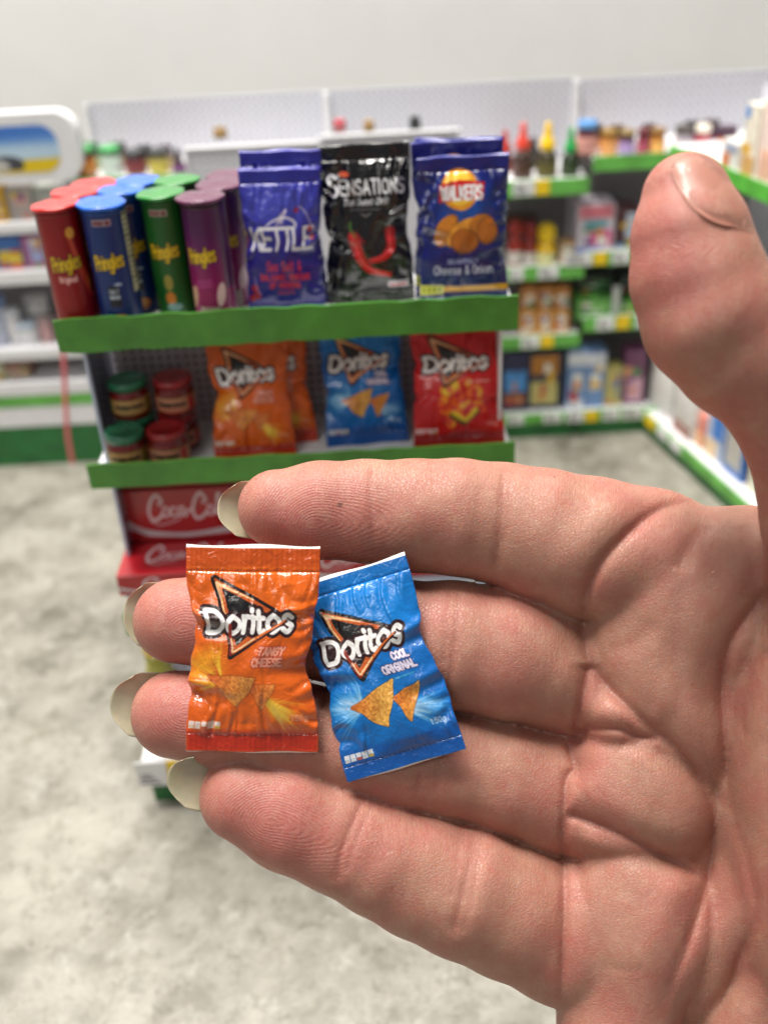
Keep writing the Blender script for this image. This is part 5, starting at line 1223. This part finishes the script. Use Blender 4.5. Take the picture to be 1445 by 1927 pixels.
G('box',1064,1098,660,772,45.2,('7c9ccc',),'pale blue and white carton, left one of two','carton',GB['K'],1.2,0,((.75,.95,.0,1,'e0e4ec'),(.35,.62,.3,.8,'ecece8'),(.02,.18,.1,.9,'e4e8f0')))
G('box',1099,1133,660,772,45.25,('7494c8',),'pale blue and white carton, right one of two','carton',GB['K'],1.2,0,((.75,.95,.0,1,'dce0ea'),(.35,.62,.2,.75,'e8e8e6')))
G('pack',1135,1168,688,766,45.3,('c4b870',),'yellowish snack pack beside the pale blue cartons','food pack',GB['K'],.8,0,((.5,.8,.4,.9,'8a7c8c'),))
G('box',1169,1208,658,764,45.4,('7a4068',),'purple and pink carton at the corner','carton',GB['K'],1.0,0,((.1,.5,.2,.9,'d8a8bc'),(.5,.7,.0,.4,'d89870')))
# things behind the display, on the middle and left bays
G('jar',143,182,280,336,45.2,('7a2c20','49a05c','c88030'),'jar with a green lid and orange label, leftmost behind the crisp tubes','jar',GB['L'])
G('jar',190,232,279,336,45.3,('a8bcac','49a45e','c8d4cc'),'pale jar with a green lid behind the crisp tubes','jar',GB['L'])
G('jar',236,276,286,336,45.2,('5a2830','3c3c40','7a3438'),'jar with a black lid and dark red label behind the tubes','jar',GB['L'])
G('jar',281,322,284,336,45.2,('8c8040','3c3e40','c0b050'),'jar with a black lid and yellow label behind the tubes','jar',GB['L'])
G('bottle',325,352,281,336,45.1,('4a2040','2c2428','7a4080'),'small dark purple bottle next to the white end panel','bottle',GB['L'])
# white pegboard end panel standing between the display and the bays
ep = empty('end_panel', (-1.7, 42.6, 0), 0, 'white pegboard end panel rising behind the crisp packets', 'display panel')
tmp = empty('tmp_root', (0, 0, 0))
xa, xb, xc = xat(354, 300, 42.3), xat(600, 260, 42.3), xat(862, 260, 42.3)
za, zb, zc_ = zat(352, 284, 42.3), zat(600, 262, 42.3), 0
pegboard_mesh(xa, xb, 0, za, 42.3, .07, .33, .12, [m_board, pm('peg_hole', (.42,.42,.46), .7, .05)], 'left_panel', tmp)
pegboard_mesh(xb+.02, xc, 0, zb, 42.3, .07, .33, .12, [m_board, _mc.setdefault('ph', pm('peg_hole', (.42,.42,.46), .7, .05))], 'right_panel', tmp)
for x0_, x1_, zt in ((xa-.1, xb, za), (xb+.02, xc+.1, zb)):
    m = MB(); m.box(x0_, x1_, 42.22, 42.45, zt, zt+.12, 0, .03); m.build('top_cap', m_deck, tmp)
    m = MB(); m.box(x0_, x0_+.12, 42.22, 42.45, 0, zt-.005, 0, .02); m.build('end_post', m_deck, tmp)
rehome(ep, tmp)
G('jar',401,428,243,262,43.2,('8c6a3c','9a7a40','b0905a'),'tan lidded jar peeping over the left half of the end panel','jar',None)
G('jar',628,652,228,250,43.2,('b03040','d04050','d08080'),'pink red lidded jar peeping over the end panel','jar',None)
G('jar',684,706,229,250,43.2,('8c6a3c','a8844c','b0905a'),'light brown lidded jar peeping over the end panel','jar',None)
G('jar',771,793,222,250,43.2,('202424','24282a','303434'),'black lidded jar peeping over the right half of the end panel','jar',None)
# those four stand on a narrow ledge behind the panel
zl = min(zat(415,262,43.2), zat(640,250,43.2))
# ------------------------------------------------------------------ chiller cabinet with a picture header, on the left
tmp = empty('tmp_root', (0, 0, 0)); xE = xat(158, 560)
ch_ = empty('chiller_cabinet', (-20, 46.5, 0), 0, 'white open chiller cabinet with a farm picture header and dark green base', 'chiller cabinet')
def rrect(m, x0, x1, y0, y1, z0, z1, r, mi=0, n=10):
    pts = []
    for cx, cz, a0 in ((x1-r, z1-r, 0), (x0+r, z1-r, pi/2), (x0+r, z0+r, pi), (x1-r, z0+r, 1.5*pi)):
        for k in range(n+1): a = a0+pi/2*k/n; pts.append((cx+r*cos(a), cz+r*sin(a)))
    q = len(pts); V = [(x, y0, z) for x, z in pts]+[(x, y1, z) for x, z in pts]
    m.add(V, [tuple(range(q-1, -1, -1)), tuple(range(q, 2*q))]+[(i, (i+1) % q, q+(i+1) % q, q+i) for i in range(q)], mi)
zs0, zs1 = zat(60, 343), zat(60, 212)
m = MB(); rrect(m, -34, xat(146, 260), YL, YL+.9, zs0, zs1, .9); m.build('header', m_deck, tmp, False)
art = Cv(700, 130, (.55,.70,.86)); art.glow(.5, .02, .9, .05, (.20,.42,.76), .95); art.glow(.5, .11, 1.0, .04, (.78,.86,.90), .8)
art.poly([(0,.15),(.3,.135),(.7,.145),(1,.13),(1,.19),(0,.19)], (.86,.74,.08), 1, 5)
for cx in (.885, .60, .30): art.ellipse(cx, .145, .034, .030, (.30,.32,.36), 1, 3); art.ellipse(cx-.018, .158, .022, .024, (.80,.80,.78), 1, 3); art.ellipse(cx+.022, .15, .014, .026, (.25,.25,.28), 1, 3); art.ellipse(cx-.012, .165, .010, .007, (.55,.50,.42), 1, 2)
m_sign = printed('farm_picture', art, .3, .3, .002, 10, .2, 1.0)
sx1, sz0, sz1 = xat(112, 280), zat(60, 325), zat(60, 235)
pts = []; r_ = .75; sx0 = -33
for cx, cz, a0 in ((sx1-r_, sz1-r_, 0), (sx0+r_, sz1-r_, pi/2), (sx0+r_, sz0+r_, pi), (sx1-r_, sz0+r_, 1.5*pi)):
    for k in range(9): a = a0+pi/2*k/8; pts.append((cx+r_*cos(a), cz+r_*sin(a)))
mesh('header_picture', [(x, YL-.02, z) for x, z in pts][::-1], [tuple(range(len(pts)))], m_sign, tmp, False, None, [((x-sx0)/(sx1-sx0), (z-sz0)/(sz1-sz0)) for x, z in pts][::-1])
for t, bt, gstrip in ((417,437,0), (508,533,0), (655,675,0), (718,742,1)):
    z1, z0 = zat(80, t), zat(80, bt)
    m = MB(); m.box(-34, xE, YL, 49, z0+(z1-z0)*.4, z1, 0, .03); s = m.build('shelf', m_deck, tmp)
    m = MB(); m.box(-34, xE, YL-.08, YL-.003, z0, z1, 0, .03); m.build('shelf_lip', m_deck, s)
z1, z0 = zat(80, 743), zat(80, 763); m = MB(); m.box(-34, xE, YL-.06, YL+.3, z0, z1-.005, 0, .02); m.build('green_rail', m_bk, tmp)
z1, z0 = zat(80, 764), zat(80, 802); m = MB(); m.box(-34, xE, YL-.03, YL+.5, z0+.003, z1-.005, 0, .05); m.build('lower_front', m_deck, tmp)
m = MB(); m.box(-34, xE, YL, 49, 0, z0-.003, 0, .02); m.build('kick_plate', m_kick, tmp)
m = MB(); m.box(-34, xE, 48.9, 49.05, z0, zs0); m.build('back_panel', m_grey, tmp)
m = MB(); m.box(xE+.003, xE+.16, YL-.02, 49.05, 0, zs0, 0, .03); m.build('side_panel', m_deck, tmp)
rehome(ch_, tmp)
C_ = GB['C']
for k, (a, b_, t, bt, Y, cols, lb, bands) in enumerate([
 (-60,-15,352,420,45,('c8c0b0',),'cream carton at the far left of the top chiller shelf',()),
 (-14,18,352,420,45,('e0b020',),'yellow carton on the top chiller shelf',((.3,.7,.2,.8,'e8d080'),)),
 (24,70,350,420,45.2,('b0a8a4',),'grey and pink printed carton on the top chiller shelf',((.5,.8,.3,.8,'d8a8a0'),(.1,.3,.5,.9,'c89080'))),
 (74,112,352,420,45.4,('a8aca4',),'pale grey green carton by the red crisp tubes',((.2,.4,.0,.6,'80a070'),)),
 (-50,2,446,512,45,('4080c8',),'blue carton cut by the left edge of the picture',()),
 (5,50,446,512,45,('3c70b8',),'blue carton with a yellow and red panel',((.25,.62,.02,.98,'e8cc48'),(.0,.24,.02,.98,'e05840'))),
 (53,92,444,512,45.1,('b070a0',),'mauve and pale blue carton behind the red crisp tube',((.3,.9,.35,.9,'a8b8e4'),(.0,.25,.3,1,'e07870'))),
 (20,62,684,726,45.2,('a07868',),'small reddish brown carton on the lowest chiller shelf',((.0,.6,.0,1,'c8c4a8'),)),
 (-30,16,686,726,45.2,('c8c4a4',),'small cream carton on the lowest chiller shelf',()),]):
    G('box', a, b_, t, bt, Y, cols, lb, 'carton', C_, 1.6, 0, bands)
for k, (a, b_, t, bt, Y, c0, c1, lb) in enumerate([(-30,22,566,660,45,'c4cce0','8aa4d8','blue lidded white tub at the left edge'),(18,50,586,660,45.1,'e0e0e2','d8dce4','small white tub between two larger ones'),(34,78,612,660,45,'dcdee0','c0d0e0','white tub with a pale blue lid, front of the shelf'),(48,96,562,616,46.6,'e2e2e0','eaeae8','white tub at the back of the third chiller shelf'),(78,106,600,658,45.2,'c8a0a0','b8a0a0','dusky pink tub next to the green shelf strip')]):
    G('tub', a, b_, t, bt, Y, (c0, c1), lb, 'tub', C_)
# red cord hanging in front of the chiller
cd = MB(); cd.tube([tuple(onY(x, y, 40)) for x, y in ((113,560),(118,640),(122,700),(124,760),(128,820),(137,872))], .10, 10)
cdo = cd.build('red_cord', pm('red_plastic_cord', lin((.86,.42,.45)), .4, .1, 3)); tag(cdo, 'thin red cord hanging down in front of the white chiller cabinet', 'cord')
# ------------------------------------------------------------------ shelving along the right-hand wall
A0 = onZ(1209, 812, 0); A1 = onZ(1330, 925, 0); dv = (A1-A0)/np.linalg.norm(A1-A0); nv_ = np.array([-dv[1], dv[0], 0]); ang = math.atan2(dv[1], dv[0])
def onR(x, y, off=0.0):
    """where the sight line meets the wall run's front plane moved outward by off"""
    d = ray(x, y); P0 = A0+nv_*off; t = ((P0-CP)@nv_)/(d@nv_); return CP+d*t
def loc(P): q = P-A0; return float(q@dv), float(q@nv_), float(P[2])
rw = empty('wall_shelving', tuple(A0), ang, 'run of white shelving with green strips along the right, behind the thumb', 'shop shelving')
LR = 30.0
def rbox(nm, x0, x1, y0, y1, z0, z1, mat, c=.02, parent=rw): m = MB(); m.box(x0, x1, y0, y1, z0, z1, 0, c); return m.build(nm, mat, parent)
zA, zB = 13.78, 13.14
s = rbox('shelf', -.2, LR, .08, 4.2, zA-.12, zA, m_deck); rbox('shelf_lip', -.2, LR, 0, .06, zB, zA+.03, m_lipf, .015, s)
for zz in (9.2, 5.4): s = rbox('shelf', -.2, LR, .58, 4.2, zz-.12, zz, m_deck); rbox('shelf_lip', -.2, LR, .5, .56, zz-.55, zz+.05, m_bk, .015, s)
s = rbox('base_deck', -.1, LR, -.02, 4.2, 1.05, 1.20, m_deck); rbox('deck_lip', -.1, LR, -.10, -.03, .62, 1.19, m_bk, .01, s)
for k in range(3): rbox('price_ticket', .35+k*1.25, 1.3+k*1.25, -.16, -.105, .66, 1.16, m_tagw if k else m_tagy, .01, s)
rbox('kick_plate', -.1, LR, .03, .15, 0, .60, m_kick)
m = MB(); m.box(-.2, LR, 4.22, 4.3, 0, 15.9); m.build('back_panel', m_board, rw)
def rgoods(kind, px0, px1, pyt, pyb, off, cols, label, cat, bands=(), depth=1.2, seed=1):
    """as goods(), but standing along the wall run, its face turned into the aisle"""
    a, b_ = loc(onR(px0, pyb, off)), loc(onR(px1, pyb, off)); top = loc(onR((px0+px1)/2, pyt, off)); bot = loc(onR((px0+px1)/2, pyb, off))
    x0, x1 = sorted((a[0], b_[0])); wd = x1-x0; h = top[2]-bot[2]; c = A0+dv*(x0+x1)/2+nv_*(off+depth/2); z0 = bot[2]
    root = empty({'box': 'food_carton', 'bag': 'food_bag', 'pack': 'food_pack'}[kind], (c[0], c[1], z0), ang, label, cat, 'goods along the right wall')
    m = MB(); c_ = {'box': .03, 'bag': .3, 'pack': .2}[kind]; m.box(-wd/2, wd/2, -depth/2, depth/2, 0, h, 0, min(c_, wd*.3, h*.3))
    m.build({'box': 'carton_body', 'bag': 'bag_body', 'pack': 'pack_body'}[kind], colm(cols[0]), root, kind != 'box')
    for v0, v1, u0, u1, c in bands:
        m = MB(); m.box(-wd/2+wd*u0, -wd/2+wd*u1, -depth/2-.02, -depth/2+.03, h*v0, h*v1, 0, .005); m.build('printed_panel', colm(c), root)
    return root
rgoods('bag',1213,1256,672,776,.5,('dcdad6',),'large plain white bag in the corner beside the purple carton','bag',(),1.8)
rgoods('bag',1258,1300,716,822,.35,('d8d4d0',),'white bag with a brown patch near its foot','bag',((.04,.28,.1,.9,'a07068'),),1.6)
rgoods('pack',1302,1318,770,850,.5,('d88878',),'pink and orange pack beside the white bag','food pack',((.0,.5,.1,.9,'e8b080'),),1.2)
rgoods('box',1319,1352,740,880,.5,('b8c4dc',),'pale blue carton with a strong blue patch, by the thumb','carton',((.45,.9,.35,.95,'3a7cd0'),(.02,.4,.0,.7,'e8c8a0')),1.4)
rgoods('box',1354,1394,790,902,.5,('2868b8',),'blue carton with a silver grey front panel','carton',((.22,.98,.08,.85,'b8b4ac'),),1.4)
rgoods('box',1396,1432,850,960,.5,('d8a848',),'amber edged carton where the thumb meets the index finger','carton',((.1,.9,.1,.9,'d8dcc8'),),1.2)
rgoods('box',1388,1414,190,334,.12,('ece4d4',),'tall cream carton with a blue flash and golden picture, on the upper wall shelf','carton',((.02,.30,.1,.95,'d8a868'),(.32,.46,.0,.6,'e0b040'),(.8,.95,.0,.3,'5090d8')),1.3)
rgoods('box',1416,1450,184,344,.12,('f0dcd0',),'tall pinkish cream carton at the right edge of the picture','carton',((.05,.4,.2,.9,'e8b8a0'),),1.3)
rgoods('box',1352,1384,262,326,.12,('e8e4e0',),'short white and orange carton beside the tall cream one, above the thumb','carton',((.1,.6,.1,.5,'d87838'),(.65,.9,.2,.9,'a0a8c0')),1.0)
# second rows on the shelves behind, each a thing of its own
for a, b_, t, bt, Y, c0, c1, c2, lb in ((1108,1138,238,296,46.6,'4a2a24','3a2a20','a07050','brown jar in the back row, behind the blue lidded jar'),(1146,1174,238,296,46.7,'6a4a28','4a3418','c89858','amber jar in the back row, behind the lilac labelled one'),(1206,1232,236,296,46.7,'5a2028','2c1a18','b05a50','dark red jar in the back row, left of the thumb tip'),(1284,1312,230,300,46.6,'3a3038','2c2830','8c7c90','dusky jar in the back row above the thumb'),(1320,1350,228,300,46.7,'5a2030','382028','a04858','wine red jar in the back row above the thumb'),
  (160,192,272,330,46.6,'3c6a40','2c6a3c','90a878','green jar in the back row behind the crisp tubes'),(212,244,272,330,46.7,'4a3028','30302c','a07850','brown jar in the back row, between green and black lids'),(262,292,276,330,46.6,'303234','282a2c','7c7050','black lidded jar in the back row behind the crisp tubes'),(300,330,277,330,46.7,'5a3a28','3a2a38','a88848','brown jar in the back row, left of the white end panel')):
    G('jar', a, b_, t, bt, Y, (c0, c1, c2), lb, 'jar', GB['J'] if a > 900 else GB['L'])
for a, b_, t, bt, Y, c0, bands, lb in ((1052,1078,455,506,45.4,'c8a070',((.3,.8,.1,.9,'e8dcc8'),),'small tan carton right of the mustard bottle'),(1196,1222,400,478,46.2,'7a88a8',((.4,.8,.2,.8,'d8dce4'),),'grey blue carton behind the thumb edge'),(955,1010,408,440,47.0,'6a5040',(),'brown carton behind the two ketchup bottles'),(1215,1240,560,602,45.3,'3c7a48',(),'green carton just behind the thumb')):
    G('box', a, b_, t, bt, Y, (c0,), lb, 'carton', GB['K'], .8, 0, bands)
